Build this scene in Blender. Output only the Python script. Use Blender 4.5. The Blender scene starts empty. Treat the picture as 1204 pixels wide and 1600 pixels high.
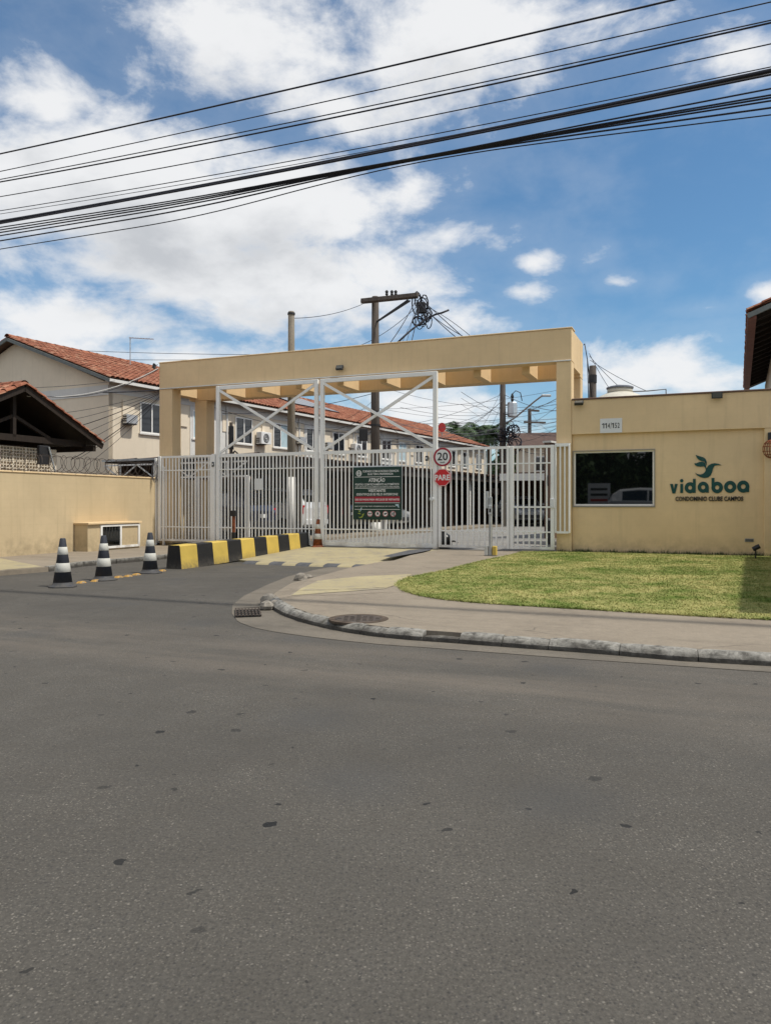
import bpy, math, random
import numpy as np
from mathutils import Vector, Matrix

random.seed(7)
rng = np.random.default_rng(7)
SC = bpy.context.scene
COL = SC.collection
R = math.radians
PI = math.pi

# ------------------------------------------------------------------ camera
F, CX, HY, EYE = 1190.0, 602.0, 787.0, 1.3
cam_d = bpy.data.cameras.new('camera')
cam_d.sensor_fit = 'HORIZONTAL'
cam_d.sensor_width = 36.0
cam_d.lens = 36.0 * F / 1204.0
cam_d.shift_y = -13.0 / 1204.0
cam_d.clip_start = 0.05
cam_d.clip_end = 2000
cam = bpy.data.objects.new('camera', cam_d)
COL.objects.link(cam)
cam.location = (0, 0, EYE)
cam.rotation_euler = (R(90), 0, 0)
SC.camera = cam

# ------------------------------------------------------------------ light
SUN_AZ = R(-20.5)        # measured from +X, anticlockwise
SUN_EL = R(60.0)
SUN_V = Vector((math.cos(SUN_AZ) * math.cos(SUN_EL), math.sin(SUN_AZ) * math.cos(SUN_EL), math.sin(SUN_EL)))
sun_d = bpy.data.lights.new('sun', 'SUN')
sun_d.energy = 2.15
sun_d.angle = R(1.7)
sun_d.color = (1.0, 0.95, 0.86)
sun = bpy.data.objects.new('sun', sun_d)
COL.objects.link(sun)
sun.rotation_euler = (-SUN_V).to_track_quat('-Z', 'Y').to_euler()
sun.location = (20, 0, 40)

SC.view_settings.view_transform = 'Standard'
SC.view_settings.look = 'None'
SC.view_settings.exposure = 0.84
SC.view_settings.gamma = 1.0
SC.view_settings.use_curve_mapping = False
SC.render.engine = 'CYCLES'
SC.cycles.max_bounces = 6
SC.cycles.diffuse_bounces = 4
SC.cycles.glossy_bounces = 3
SC.cycles.transparent_max_bounces = 6
SC.cycles.caustics_reflective = False
SC.cycles.caustics_refractive = False
SC.cycles.use_denoising = True


# ------------------------------------------------------------------ node helpers
class NT:
    def __init__(self, tree):
        self.t = tree
        self.n = tree.nodes
        self.l = tree.links

    def new(self, typ, **kw):
        nd = self.n.new(typ)
        for k, v in kw.items():
            setattr(nd, k, v)
        return nd

    def put(self, sock, v):
        if isinstance(v, bpy.types.NodeSocket):
            self.l.new(v, sock)
        elif v is not None:
            if isinstance(v, (tuple, list)) and len(v) == 3 and sock.type == 'RGBA':
                v = (*v, 1.0)
            sock.default_value = v

    def math(self, op, a, b=None, c=None, clamp=False):
        nd = self.new('ShaderNodeMath', operation=op, use_clamp=clamp)
        self.put(nd.inputs[0], a)
        if b is not None:
            self.put(nd.inputs[1], b)
        if c is not None:
            self.put(nd.inputs[2], c)
        return nd.outputs[0]

    def vmath(self, op, a, b=None):
        nd = self.new('ShaderNodeVectorMath', operation=op)
        self.put(nd.inputs[0], a)
        if b is not None:
            self.put(nd.inputs[1], b)
        return nd.outputs[1] if op in ('LENGTH', 'DOT_PRODUCT', 'DISTANCE') else nd.outputs[0]

    def mix(self, fac, a, b, blend='MIX'):
        nd = self.new('ShaderNodeMix', data_type='RGBA', blend_type=blend)
        self.put(nd.inputs[0], fac)
        self.put(nd.inputs[6], a)
        self.put(nd.inputs[7], b)
        return nd.outputs[2]

    def noise(self, vec, scale, detail=4.0, rough=0.55, dist=0.0):
        nd = self.new('ShaderNodeTexNoise')
        self.put(nd.inputs['Vector'], vec)
        nd.inputs['Scale'].default_value = scale
        nd.inputs['Detail'].default_value = detail
        nd.inputs['Roughness'].default_value = rough
        nd.inputs['Distortion'].default_value = dist
        return nd.outputs['Fac']

    def voro(self, vec, scale, feature='F1', out='Distance', dim='3D'):
        nd = self.new('ShaderNodeTexVoronoi', feature=feature, voronoi_dimensions=dim)
        self.put(nd.inputs['Vector'], vec)
        nd.inputs['Scale'].default_value = scale
        return nd.outputs[out]

    def ramp(self, fac, lo, hi, a=0.0, b=1.0, smooth=False):
        nd = self.new('ShaderNodeMapRange')
        nd.interpolation_type = 'SMOOTHSTEP' if smooth else 'LINEAR'
        self.put(nd.inputs[0], fac)
        for i, v in enumerate((lo, hi, a, b)):
            self.put(nd.inputs[i + 1], v)
        return nd.outputs[0]

    def sep(self, v):
        nd = self.new('ShaderNodeSeparateXYZ')
        self.put(nd.inputs[0], v)
        return nd.outputs

    def comb(self, x, y, z):
        nd = self.new('ShaderNodeCombineXYZ')
        for i, v in enumerate((x, y, z)):
            self.put(nd.inputs[i], v)
        return nd.outputs[0]


# ------------------------------------------------------------------ world: daylight sky with broken cumulus
world = bpy.data.worlds.new('World')
SC.world = world
world.use_nodes = True
wt = NT(world.node_tree)
wt.n.clear()
w_out = wt.new('ShaderNodeOutputWorld')
w_bg = wt.new('ShaderNodeBackground')
w_bg.inputs['Strength'].default_value = 0.1
wt.l.new(w_bg.outputs[0], w_out.inputs[0])
sky = wt.new('ShaderNodeTexSky', sky_type='NISHITA')
sky.sun_disc = False
sky.sun_elevation = SUN_EL
sky.sun_rotation = math.atan2(SUN_V.x, SUN_V.y)
sky.altitude = 20
sky.air_density = 1.0
sky.dust_density = 0.9
sky.ozone_density = 2.0
tc = wt.new('ShaderNodeTexCoord')
D = wt.vmath('NORMALIZE', tc.outputs['Generated'])
dx, dy, dz = wt.sep(D)
az = wt.math('ARCTAN2', dx, dy)
el = wt.math('ARCSINE', dz)
def ang(px, py):
    a = math.atan2(px - CX, F)
    e = math.atan2(HY - py, math.hypot(F, px - CX))
    return a, e


CLOUDS = [  # place in the sky (through the photograph), half sizes, weight
    (230, 300, 290, 95, 1.35), (430, 320, 170, 75, 1.3), (60, 290, 150, 80, 1.2), (400, 60, 230, 90, .85), (640, 75, 230, 95, 1.1),
    (330, 60, 160, 80, .9), (850, 30, 200, 55, .7), (75, 158, 88, 48, .95), (130, 505, 190, 52, .95),
    (470, 440, 230, 80, 1.1), (300, 420, 260, 60, 1.1), (560, 500, 150, 50, .7), (640, 290, 100, 52, .72), (690, 372, 110, 34, .72),
    (832, 412, 36, 19, .66), (812, 455, 54, 22, .62), (1000, 580, 170, 50, .75), (1160, 78, 90, 42, .62),
    (1200, 458, 34, 18, .66), (700, 640, 200, 70, .85), (720, 500, 80, 34, .85), (300, 560, 300, 40, .7), (540, 160, 130, 60, .9),
    (1130, 590, 120, 30, .6), (960, 440, 26, 12, .42), (1100, 480, 60, 12, .42),
]


def cloud_density(az_, el_):
    """how thick the broken cumulus stands in one direction of the sky"""
    ae = wt.comb(az_, el_, 0.0)
    nv = wt.vmath('MULTIPLY', ae, (1.0, 1.7, 0.0))
    na = wt.noise(nv, 6.0, 8.0, 0.60, 0.25)
    nb2 = wt.noise(nv, 21.0, 6.0, 0.6, 0.2)
    fld = None
    for (px, py, rx, ry, wgt) in CLOUDS:
        a, e = ang(px, py)
        v = wt.vmath('MULTIPLY', wt.vmath('SUBTRACT', ae, (a, e, 0.0)), (F / rx * .9, F / ry * .9, 0.0))
        b_ = wt.ramp(wt.vmath('LENGTH', v), 0.0, 1.75, wgt, -0.35)
        fld = b_ if fld is None else wt.math('MAXIMUM', fld, b_)
    # denser cloud added outside the view, raising the white fill light
    gen = wt.ramp(wt.noise(wt.vmath('ADD', wt.vmath('MULTIPLY', ae, (1.0, 1.8, 0.0)), (0, 0, 11.0)), 1.9, 5.0, 0.55), 0.33, 0.58, -0.3, 1.05)
    inview = wt.math('MULTIPLY', wt.ramp(wt.math('ABSOLUTE', az_), 0.5, 0.75, 1.0, 0.0), wt.ramp(el_, 0.62, 0.85, 1.0, 0.0))
    gen = wt.math('SUBTRACT', gen, wt.math('MULTIPLY', inview, 1.1))
    fld = wt.math('MAXIMUM', fld, gen)
    tex = wt.math('ADD', wt.math('MULTIPLY', wt.math('SUBTRACT', na, 0.5), 2.15), wt.math('MULTIPLY', wt.math('SUBTRACT', nb2, 0.5), 0.62))
    return wt.math('ADD', fld, tex)


dens = cloud_density(az, el)
mask = wt.ramp(dens, 0.06, 0.80, 0.0, 1.0, smooth=True)
# thin veil of vapour round and between the clouds
veil = wt.ramp(dens, -0.6, 0.45, 0.0, 0.13, smooth=True)
mask = wt.math('MAXIMUM', mask, veil)
# a part of a cloud with more cloud above it, towards the sun, is greyer
above = cloud_density(wt.math('ADD', az, 0.02), wt.math('ADD', el, 0.055))
grey = wt.math('MULTIPLY', wt.ramp(above, 0.35, 1.55, 0.0, 1.0, smooth=True), wt.ramp(dens, 0.4, 1.0, 0.3, 1.0))
c_col = wt.mix(grey, (5.0, 5.03, 5.07), (3.2, 3.3, 3.45))
# deep blue of the photograph: haze-free air
s_col = wt.mix(1.0, sky.outputs[0], (0.44, 0.63, 0.705), 'MULTIPLY')
wfin = wt.mix(wt.math('MULTIPLY', mask, 0.96), s_col, c_col)
wt.l.new(wfin, w_bg.inputs['Color'])


# ------------------------------------------------------------------ material helpers
MATS = {}


def mat(name, build):
    m = bpy.data.materials.new(name)
    m.use_nodes = True
    t = NT(m.node_tree)
    b = t.n.get('Principled BSDF')
    geo = t.new('ShaderNodeNewGeometry')
    build(t, b, geo.outputs['Position'])
    MATS[name] = m
    return m


def set_(t, b, col=None, rough=None, metal=None, spec=None, bump=None, bstr=0.3, bdist=0.01):
    if col is not None:
        t.put(b.inputs['Base Color'], col)
    if rough is not None:
        t.put(b.inputs['Roughness'], rough)
    if metal is not None:
        t.put(b.inputs['Metallic'], metal)
    if spec is not None:
        t.put(b.inputs['Specular IOR Level'], spec)
    if bump is not None:
        bp = t.new('ShaderNodeBump')
        bp.inputs['Strength'].default_value = bstr
        bp.inputs['Distance'].default_value = bdist
        t.put(bp.inputs['Height'], bump)
        t.l.new(bp.outputs[0], b.inputs['Normal'])


def c3(c, k):
    return tuple(min(1.0, x * k) for x in c)


def plain(name, col, rough=0.6, metal=0.0, var=0.12, scale=6.0, spec=0.4, bump=0.0):
    def f(t, b, P):
        n = t.noise(P, scale, 5.0, 0.6)
        fac = t.ramp(n, 0.3, 0.7)
        set_(t, b, t.mix(fac, c3(col, 1 - var), c3(col, 1 + var)), rough, metal, spec,
             bump=(t.noise(P, scale * 12, 3.0) if bump else None), bstr=bump, bdist=0.004)
    return mat(name, f)


def rot_st(t, P):
    """world position -> coordinates along and across the gate front"""
    x, y, z = t.sep(P)
    ct, st_ = math.cos(TH), math.sin(TH)
    s = t.math('SUBTRACT', t.math('MULTIPLY', x, ct), t.math('MULTIPLY', y, st_))
    w = t.math('ADD', t.math('MULTIPLY', x, st_), t.math('MULTIPLY', y, ct))
    return s, w, z


# ------------------------------------------------------------------ the frame of the gate front (s along, t inwards)
TH = R(22.3)
U = Vector((math.cos(TH), -math.sin(TH), 0))
N = Vector((math.sin(TH), math.cos(TH), 0))
O = Vector((4.35, 17.8, 0))
S0 = O.x * math.cos(TH) - O.y * math.sin(TH)   # offsets of O in rotated coordinates
T0 = O.x * math.sin(TH) + O.y * math.cos(TH)


def W(s, t, z=0.0):
    p = O + U * s + N * t
    return Vector((p.x, p.y, z))


def ST(p):
    d = Vector((p[0], p[1], 0)) - O
    return d.dot(U), d.dot(N)


def s_at(px, t=0.0):
    a = (px - CX) / F
    q = O + N * t
    return (a * q.y - q.x) / (U.x - a * U.y)


def at(px, py, Y):
    return Vector(((px - CX) / F * Y, Y, EYE - (py - HY) / F * Y))


def gnd(px, py, z=0.0):
    Y = (EYE - z) * F / (py - HY)
    return Vector(((px - CX) / F * Y, Y, z))


def z_at(px, py, t=0.0):
    p = W(s_at(px, t), t)
    return EYE + (HY - py) / F * p.y


# ------------------------------------------------------------------ materials
def f_asphalt(t, b, P):
    s, w, z = rot_st(t, P)
    w = t.math('SUBTRACT', w, T0)
    n_l = t.noise(P, 0.55, 4.0, 0.6)
    n_m = t.noise(P, 4.0, 5.0, 0.65)
    n_f = t.noise(P, 60.0, 3.0, 0.7)
    base = t.mix(t.ramp(n_l, 0.3, 0.7), (.069, .063, .054), (.093, .085, .073))
    base = t.mix(t.ramp(n_m, 0.35, 0.75, 0.0, .6), base, (.074, .067, .057))
    base = t.mix(t.ramp(n_f, 0.3, 0.7), t.mix(1.0, base, (.70, .70, .70), 'MULTIPLY'), t.mix(1.0, base, (1.22, 1.21, 1.2), 'MULTIPLY'))
    # dusty band along the kerb and worn wheel tracks running with the street
    strk = t.comb(t.math('MULTIPLY', s, 0.18), w, 0.0)
    dust = t.math('MULTIPLY', t.ramp(t.math('ABSOLUTE', t.math('ADD', w, 12.5)), 0.25, 1.5, 1.0, 0.0, smooth=True),
                  t.ramp(t.noise(strk, 2.2, 4.0, 0.6), 0.35, 0.68))
    base = t.mix(t.math('MULTIPLY', dust, .7), base, (.155, .130, .104))
    trk = t.ramp(t.noise(strk, 1.1, 3.0, 0.5), 0.40, 0.70)
    base = t.mix(t.math('MULTIPLY', trk, .25), base, (.056, .052, .046))
    # stone chips
    vc = t.voro(P, 72.0, out='Color')
    cx, cy, cz = t.sep(vc)
    vd = t.voro(P, 72.0)
    chip = t.math('MULTIPLY', t.math('GREATER_THAN', cx, 0.76), t.ramp(vd, 0.18, t.ramp(cz, 0, 1, .24, .46), 1.0, 0.0))
    chipc = t.mix(cy, (.15, .136, .115), (.34, .31, .265))
    patch = t.ramp(t.noise(P, 1.1, 5.0, 0.65), 0.36, 0.64, .15, 1.0)
    base = t.mix(t.math('MULTIPLY', chip, t.math('MULTIPLY', patch, .68)), base, chipc)
    v3 = t.voro(P, 95.0)
    c3_ = t.sep(t.voro(P, 95.0, out='Color'))
    chip2 = t.math('MULTIPLY', t.math('GREATER_THAN', c3_[0], .72), t.ramp(v3, .2, .4, 1, 0))
    base = t.mix(t.math('MULTIPLY', chip2, t.math('MULTIPLY', patch, .5)), base, (.24, .218, .18))
    salt = t.noise(P, 105.0, 2.0, .6)
    base = t.mix(t.math('MULTIPLY', t.ramp(salt, .60, .74), t.math('MULTIPLY', patch, .6)), base, (.26, .236, .195))
    base = t.mix(t.ramp(salt, .40, .30, 0, .6), base, (.028, .026, .023))
    pit = t.math('MULTIPLY', t.math('LESS_THAN', cx, 0.22), t.ramp(vd, 0.2, 0.45, 1.0, 0.0))
    base = t.mix(t.math('MULTIPLY', pit, .6), base, (.035, .034, .033))
    # oil drops and gum
    wp = t.new('ShaderNodeVectorMath', operation='ADD')
    t.l.new(P, wp.inputs[0])
    wn = t.new('ShaderNodeTexNoise'); t.l.new(P, wn.inputs['Vector']); wn.inputs['Scale'].default_value = 14.0
    t.put(wp.inputs[1], t.vmath('MULTIPLY', t.vmath('SUBTRACT', wn.outputs['Color'], (.5, .5, .5)), (.09, .09, 0)))
    V2 = t.vmath('MULTIPLY', wp.outputs[0], (1.0, 1.0, 0.0))
    sd = t.voro(V2, 2.5, dim='2D')
    sc = t.sep(t.voro(V2, 2.5, out='Color', dim='2D'))
    rad = t.ramp(t.math('POWER', sc[1], 2.0), 0.0, 1.0, 0.022, 0.080)
    spot = t.math('MULTIPLY', t.math('LESS_THAN', sd, rad), t.math('GREATER_THAN', sc[0], 0.40))
    base = t.mix(t.math('MULTIPLY', spot, t.ramp(sc[2], 0, 1, .45, 1.0)), base, (.012, .012, .012))
    sd3 = t.voro(V2, 0.7, dim='2D')
    sc3 = t.sep(t.voro(V2, 0.7, out='Color', dim='2D'))
    st3 = t.math('MULTIPLY', t.ramp(sd3, 0.05, 0.28, 1.0, 0.0, smooth=True), t.math('GREATER_THAN', sc3[0], .45))
    base = t.mix(t.math('MULTIPLY', st3, .32), base, (.06, .06, .06))
    # hairline cracks
    ck = t.voro(t.vmath('ADD', P, t.vmath('MULTIPLY', wn.outputs['Color'], (.5, .5, 0))), 0.33, 'DISTANCE_TO_EDGE', dim='2D')
    crk = t.math('MULTIPLY', t.ramp(ck, 0.0, 0.006, 1.0, 0.0), t.ramp(t.noise(P, .4, 2.0), .5, .6))
    base = t.mix(t.math('MULTIPLY', crk, .55), base, (.035, .034, .033))
    h = t.math('ADD', t.math('MULTIPLY', n_f, .6), t.math('MULTIPLY', t.ramp(vd, 0.0, 0.5, 1.0, 0.0), .7))
    set_(t, b, base, t.ramp(n_m, 0.3, 0.7, .78, .92), 0, .35, h, .55, .006)


mat('asphalt', f_asphalt)


def f_concrete(col, dark, cracks=True, joint=0.0):
    def f(t, b, P):
        s, w, z = rot_st(t, P)
        n1_ = t.noise(P, 0.9, 5.0, 0.6)
        n2_ = t.noise(P, 9.0, 5.0, 0.65)
        n3_ = t.noise(P, 70.0, 3.0, 0.7)
        c = t.mix(t.ramp(n1_, 0.3, 0.7), dark, col)
        c = t.mix(t.ramp(n2_, 0.35, 0.75, 0.0, 0.5), c, c3(col, 1.18))
        c = t.mix(t.ramp(n3_, 0.25, 0.75), t.mix(1.0, c, (.80, .80, .80), 'MULTIPLY'), t.mix(1.0, c, (1.14, 1.14, 1.14), 'MULTIPLY'))
        blot = t.math('MULTIPLY', t.ramp(t.noise(t.comb(t.math('MULTIPLY', s, .3), w, z), 2.4, 4.0, .6, .4), .52, .72), .45)
        c = t.mix(blot, c, c3(dark, .62))
        h = t.math('ADD', t.math('MULTIPLY', n3_, .5), n2_)
        if cracks:
            nn = t.new('ShaderNodeTexNoise'); t.l.new(P, nn.inputs['Vector']); nn.inputs['Scale'].default_value = 3.0
            q = t.vmath('ADD', t.vmath('MULTIPLY', P, (1, 1, 0)), t.vmath('MULTIPLY', nn.outputs['Color'], (.30, .30, 0)))
            ck = t.voro(q, 0.42, 'DISTANCE_TO_EDGE', dim='2D')
            cr = t.math('MULTIPLY', t.ramp(ck, 0.001, 0.005, 1.0, 0.0), t.ramp(t.noise(P, .6, 2.0), .50, .56))
            c = t.mix(t.math('MULTIPLY', cr, .5), c, (.07, .06, .05))
            h = t.math('SUBTRACT', h, t.math('MULTIPLY', cr, 1.5))
        set_(t, b, c, .9, 0, .25, h, .4, .006)
    return f


mat('concrete_walk', f_concrete((.270, .228, .175), (.205, .172, .133)))
mat('concrete_gutter', f_concrete((.175, .152, .122), (.115, .102, .084), False))
mat('concrete_grey', f_concrete((.26, .245, .22), (.16, .15, .135), False))
mat('inner_road', f_concrete((.26, .25, .23), (.18, .172, .158), False))


def f_yellow_floor(t, b, P):
    n1_ = t.noise(P, 1.3, 5.0, .6)
    n2_ = t.noise(P, 16.0, 5.0, .7)
    c = t.mix(t.ramp(n1_, .3, .7), (.33, .28, .165), (.40, .34, .20))
    c = t.mix(t.ramp(n2_, .50, .74, 0, .8), c, (.27, .235, .18))
    nx = t.noise(P, 3.0, 6.0, .7)
    c = t.mix(t.ramp(nx, .50, .66, 0, .75), c, (.23, .205, .165))
    set_(t, b, c, .85, 0, .3, t.noise(P, 60, 3), .3, .004)


mat('yellow_floor', f_yellow_floor)


def f_kerb(t, b, P):
    x, y, z = t.sep(P)
    n1_ = t.noise(P, 5.0, 6.0, .7)
    n2_ = t.noise(P, 22.0, 5.0, .7)
    c = t.mix(t.ramp(n2_, .3, .7), (.20, .188, .163), (.36, .345, .31))
    wear = t.math('SUBTRACT', t.math('ADD', n1_, t.math('MULTIPLY', n2_, .35)), t.math('MULTIPLY', t.math('SUBTRACT', z, .045), 6.0))
    c = t.mix(t.ramp(wear, .40, .74, 0, .92), c, (.065, .058, .05))
    blk = t.noise(P, 9.0, 6.0, .75, .4)
    c = t.mix(t.ramp(blk, .46, .62, 0, .8), c, (.05, .046, .04))
    set_(t, b, c, .88, 0, .3, t.math('ADD', n2_, n1_), .7, .012)


mat('kerb_paint', f_kerb)


def f_plaster(col, course=0.0, dirt=.3):
    def f(t, b, P):
        s, w, z = rot_st(t, P)
        n1_ = t.noise(P, .7, 4.0, .55)
        n2_ = t.noise(P, 5.0, 5.0, .65)
        n3_ = t.noise(P, 45.0, 3.0, .6)
        c = t.mix(t.ramp(n1_, .3, .7), c3(col, .91), c3(col, 1.06))
        c = t.mix(t.ramp(n2_, .40, .75, 0, .35), c, c3(col, .84))
        # rain streaks and splash dirt
        stv = t.comb(t.math('MULTIPLY', s, 5.0), t.math('MULTIPLY', w, 5.0), t.math('MULTIPLY', z, .35))
        stk = t.ramp(t.noise(stv, 1.6, 4.0, .6), .54, .74, 0, dirt)
        c = t.mix(stk, c, c3(col, .66))
        spl = t.math('MULTIPLY', t.ramp(z, .17, .62, 1.0, 0.0), t.ramp(n2_, .32, .68, 0.0, .75))
        c = t.mix(spl, c, c3(col, .52))
        h = t.math('ADD', t.math('MULTIPLY', n3_, .35), t.math('MULTIPLY', n2_, .8))
        if course:
            # the courses of blocks print faintly through the paint
            zz = t.math('FRACT', t.math('DIVIDE', z, .20))
            ln = t.ramp(t.math('ABSOLUTE', t.math('SUBTRACT', zz, .5)), .44, .5)
            c = t.mix(t.math('MULTIPLY', ln, course), c, c3(col, .72))
            h = t.math('SUBTRACT', h, t.math('MULTIPLY', ln, course * 2.0))
        set_(t, b, c, .86, 0, .25, h, .25, .008)
    return f


TAN = (.75, .56, .33)
mat('tan_plaster', f_plaster(TAN, .08, .26))
mat('tan_wall', f_plaster((.55, .435, .27), .14, .35))
mat('cream_plaster', f_plaster((.72, .63, .50), 0, .22))
mat('gable_plaster', f_plaster((.76, .66, .52), 0, .22))
mat('white_plaster', f_plaster((.66, .65, .62), 0, .25))
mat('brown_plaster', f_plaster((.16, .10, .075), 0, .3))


def f_white_metal(t, b, P):
    n1_ = t.noise(P, 3.0, 5.0, .6)
    n2_ = t.noise(P, 30.0, 4.0, .7)
    x, y, z = t.sep(P)
    c = t.mix(t.ramp(n1_, .3, .7), (.80, .79, .755), (.87, .86, .83))
    c = t.mix(t.math('MULTIPLY', t.ramp(n2_, .60, .75), .45), c, (.33, .26, .19))
    c = t.mix(t.math('MULTIPLY', t.ramp(z, .18, .5, 1, 0), t.ramp(n1_, .4, .6, 0, .55)), c, (.30, .25, .20))
    set_(t, b, c, .45, 0, .45)


mat('white_metal', f_white_metal)
mat('grey_metal', lambda t, b, P: set_(t, b, t.mix(t.ramp(t.noise(P, 8, 5, .6), .3, .7), (.34, .35, .35), (.50, .51, .51)), .42, .6, .5))
plain('dark_metal', (.03, .03, .032), .5, .3, .3)
plain('black_plastic', (.018, .018, .02), .45, 0, .25)
plain('lamp_glass', (.10, .10, .09), .15, 0, .05)
plain('aluminium', (.55, .56, .57), .35, .7, .1)


def f_tile(t, b, P):
    v = t.vmath('MULTIPLY', P, (1, 1, 1))
    vc = t.sep(t.voro(v, 4.2, out='Color'))
    n1_ = t.noise(P, .7, 4, .6)
    n2_ = t.noise(P, 12.0, 5, .7)
    c = t.mix(vc[0], (.20, .070, .040), (.36, .140, .080))
    c = t.mix(t.ramp(n1_, .40, .72, 0, .5), c, (.21, .075, .045))
    c = t.mix(t.ramp(n2_, .52, .78, 0, .7), c, (.14, .075, .05))
    c = t.mix(t.math('MULTIPLY', t.math('GREATER_THAN', vc[1], .86), .6), c, (.40, .22, .14))
    set_(t, b, c, .85, 0, .25, n2_, .35, .008)


mat('roof_tile', f_tile)
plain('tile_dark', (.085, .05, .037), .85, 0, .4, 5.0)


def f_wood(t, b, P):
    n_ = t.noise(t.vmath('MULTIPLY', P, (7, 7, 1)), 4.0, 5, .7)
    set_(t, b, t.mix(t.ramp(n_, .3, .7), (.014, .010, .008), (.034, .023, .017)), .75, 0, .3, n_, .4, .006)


mat('dark_wood', f_wood)


def f_pole(c0, c1):
    def f(t, b, P):
        n_ = t.noise(t.vmath('MULTIPLY', P, (9, 9, .8)), 2.5, 6, .7)
        n2_ = t.noise(P, 25, 4, .7)
        c = t.mix(t.ramp(n_, .3, .7), c0, c1)
        c = t.mix(t.ramp(n2_, .55, .75, 0, .5), c, c3(c0, .6))
        set_(t, b, c, .88, 0, .2, n_, .4, .01)
    return f


mat('pole_concrete', f_pole((.20, .175, .14), (.33, .295, .245)))
mat('pole_weathered', f_pole((.075, .062, .055), (.17, .145, .125)))
plain('pole_white', (.66, .65, .62), .7, 0, .1)
plain('cable_black', (.012, .012, .02), .55, 0, .1)
plain('cable_grey', (.10, .10, .11), .6, 0, .2)
plain('cable_white', (.50, .49, .46), .6, 0, .1)
plain('rusty_wire', (.075, .058, .05), .6, .4, .4, 20)
def worn(name, col, under, amount=.5, rough=.6):
    def f(t, b, P):
        x, y, z = t.sep(P)
        n1_ = t.noise(P, 2.5, 5, .6)
        n2_ = t.noise(P, 17.0, 6, .72, .3)
        n3_ = t.noise(t.vmath('MULTIPLY', P, (3, 3, 14)), 3.0, 5, .7)
        c = t.mix(t.ramp(n1_, .3, .7), c3(col, .86), c3(col, 1.1))
        c = t.mix(t.ramp(n2_, .62, .70, 0, amount), c, under)
        c = t.mix(t.math('MULTIPLY', t.ramp(n3_, .55, .75), amount * .7), c, t.mix(.5, col, (.11, .10, .085)))
        c = t.mix(t.math('MULTIPLY', t.ramp(z, .02, .20, 1, 0), t.ramp(n2_, .35, .6, .1, .7)), c, (.10, .09, .075))
        set_(t, b, c, t.ramp(n1_, .3, .7, rough - .08, rough + .15), 0, .35, n2_, .25, .005)
    return mat(name, f)


worn('paint_yellow', (.56, .40, .085), (.30, .27, .22), .45)
worn('paint_black', (.014, .014, .015), (.16, .15, .13), .35, .55)
plain('worn_grey_paint', (.085, .085, .09), .8, 0, .3, 9.0)
worn('rubber_dark', (.038, .042, .054), (.11, .10, .09), .4)
worn('reflective_white', (.56, .55, .50), (.24, .22, .19), .5, .5)
plain('rust_orange', (.20, .055, .018), .7, 0, .6, 14.0)
plain('stud_orange', (.42, .24, .06), .6, 0, .3, 20)
plain('sign_green', (.004, .032, .020), .35, 0, .15)
plain('sign_white', (.76, .76, .73), .45, 0, .05)
plain('sign_red', (.58, .018, .022), .4, 0, .08)
plain('sign_wine', (.33, .012, .030), .4, 0, .08)
plain('sign_black', (.012, .012, .014), .45, 0, .05)
plain('leaf_lime', (.30, .36, .05), .5, 0, .1)
plain('logo_green', (.004, .060, .052), .38, 0, .1)
plain('plate_white', (.70, .70, .69), .4, 0, .04)
plain('granite', (.27, .255, .23), .5, 0, .2, 60)
plain('soil', (.10, .085, .05), .95, 0, .4, 8)
plain('tank_beige', (.56, .53, .45), .6, 0, .07)
plain('tank_lid', (.16, .17, .20), .6, 0, .1)
plain('iron', (.085, .068, .056), .75, .3, .4, 16, .3, .3)
plain('drain_shade', (.006, .006, .006), .9, 0, .1)
plain('dirt_hollow', (.095, .072, .055), .95, 0, .4, 14, .2, .6)
plain('rubble_stone', (.25, .225, .19), .9, 0, .35, 18, .2, .6)
plain('solar_blue', (.016, .020, .034), .15, .2, .2)
plain('dish_red', (.40, .035, .03), .5, 0, .15)
plain('curtain_blue', (.42, .55, .60), .5, 0, .12)
plain('tyre', (.015, .015, .016), .8, 0, .2)
plain('rim', (.38, .38, .39), .35, .8, .1)
plain('tail_red', (.42, .008, .012), .2, 0, .1)
plain('head_glass', (.62, .63, .65), .12, .3, .05)
plain('plastic_bag', (.012, .012, .013), .28, 0, .2)
plain('barge_grey', (.15, .165, .16), .7, 0, .2)
plain('fascia_brown', (.16, .06, .045), .7, 0, .25)


def f_glass_dark(t, b, P):
    set_(t, b, (.005, .006, .006), .02, 0, .5)
    b.inputs['IOR'].default_value = 1.85


mat('glass_dark', f_glass_dark)


def f_glass_house(t, b, P):
    set_(t, b, (.014, .018, .024), .06, 0, .8)


mat('glass_house', f_glass_house)


def car_paint(name, col, metal=.3):
    mat(name, lambda t, b, P: (set_(t, b, col, .3, metal, .5), b.inputs['Coat Weight'].__setattr__('default_value', .6)))


car_paint('car_blue', (.012, .016, .045))
car_paint('car_white', (.62, .63, .64), 0)
car_paint('car_silver', (.36, .38, .40), .6)
car_paint('car_black', (.012, .012, .013))


def f_grass(t, b, P):
    n1_ = t.noise(P, .9, 4, .6)
    s, w, z = rot_st(t, P)
    n2_ = t.noise(t.vmath('MULTIPLY', P, (1, 1, 0)), 2.6, 6, .68)
    n3_ = t.noise(P, 40, 2, .6)
    f = t.math('ADD', t.math('MULTIPLY', n1_, .55), t.math('MULTIPLY', n2_, .55))
    c = t.mix(t.ramp(f, .44, .64), (.125, .190, .034), (.39, .37, .14))
    c = t.mix(t.ramp(n3_, .3, .7), t.mix(1.0, c, (.90, .91, .90), 'MULTIPLY'), t.mix(1.0, c, (1.12, 1.10, 1.08), 'MULTIPLY'))
    set_(t, b, c, .75, 0, .2)


mat('grass_blades', f_grass)


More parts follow.
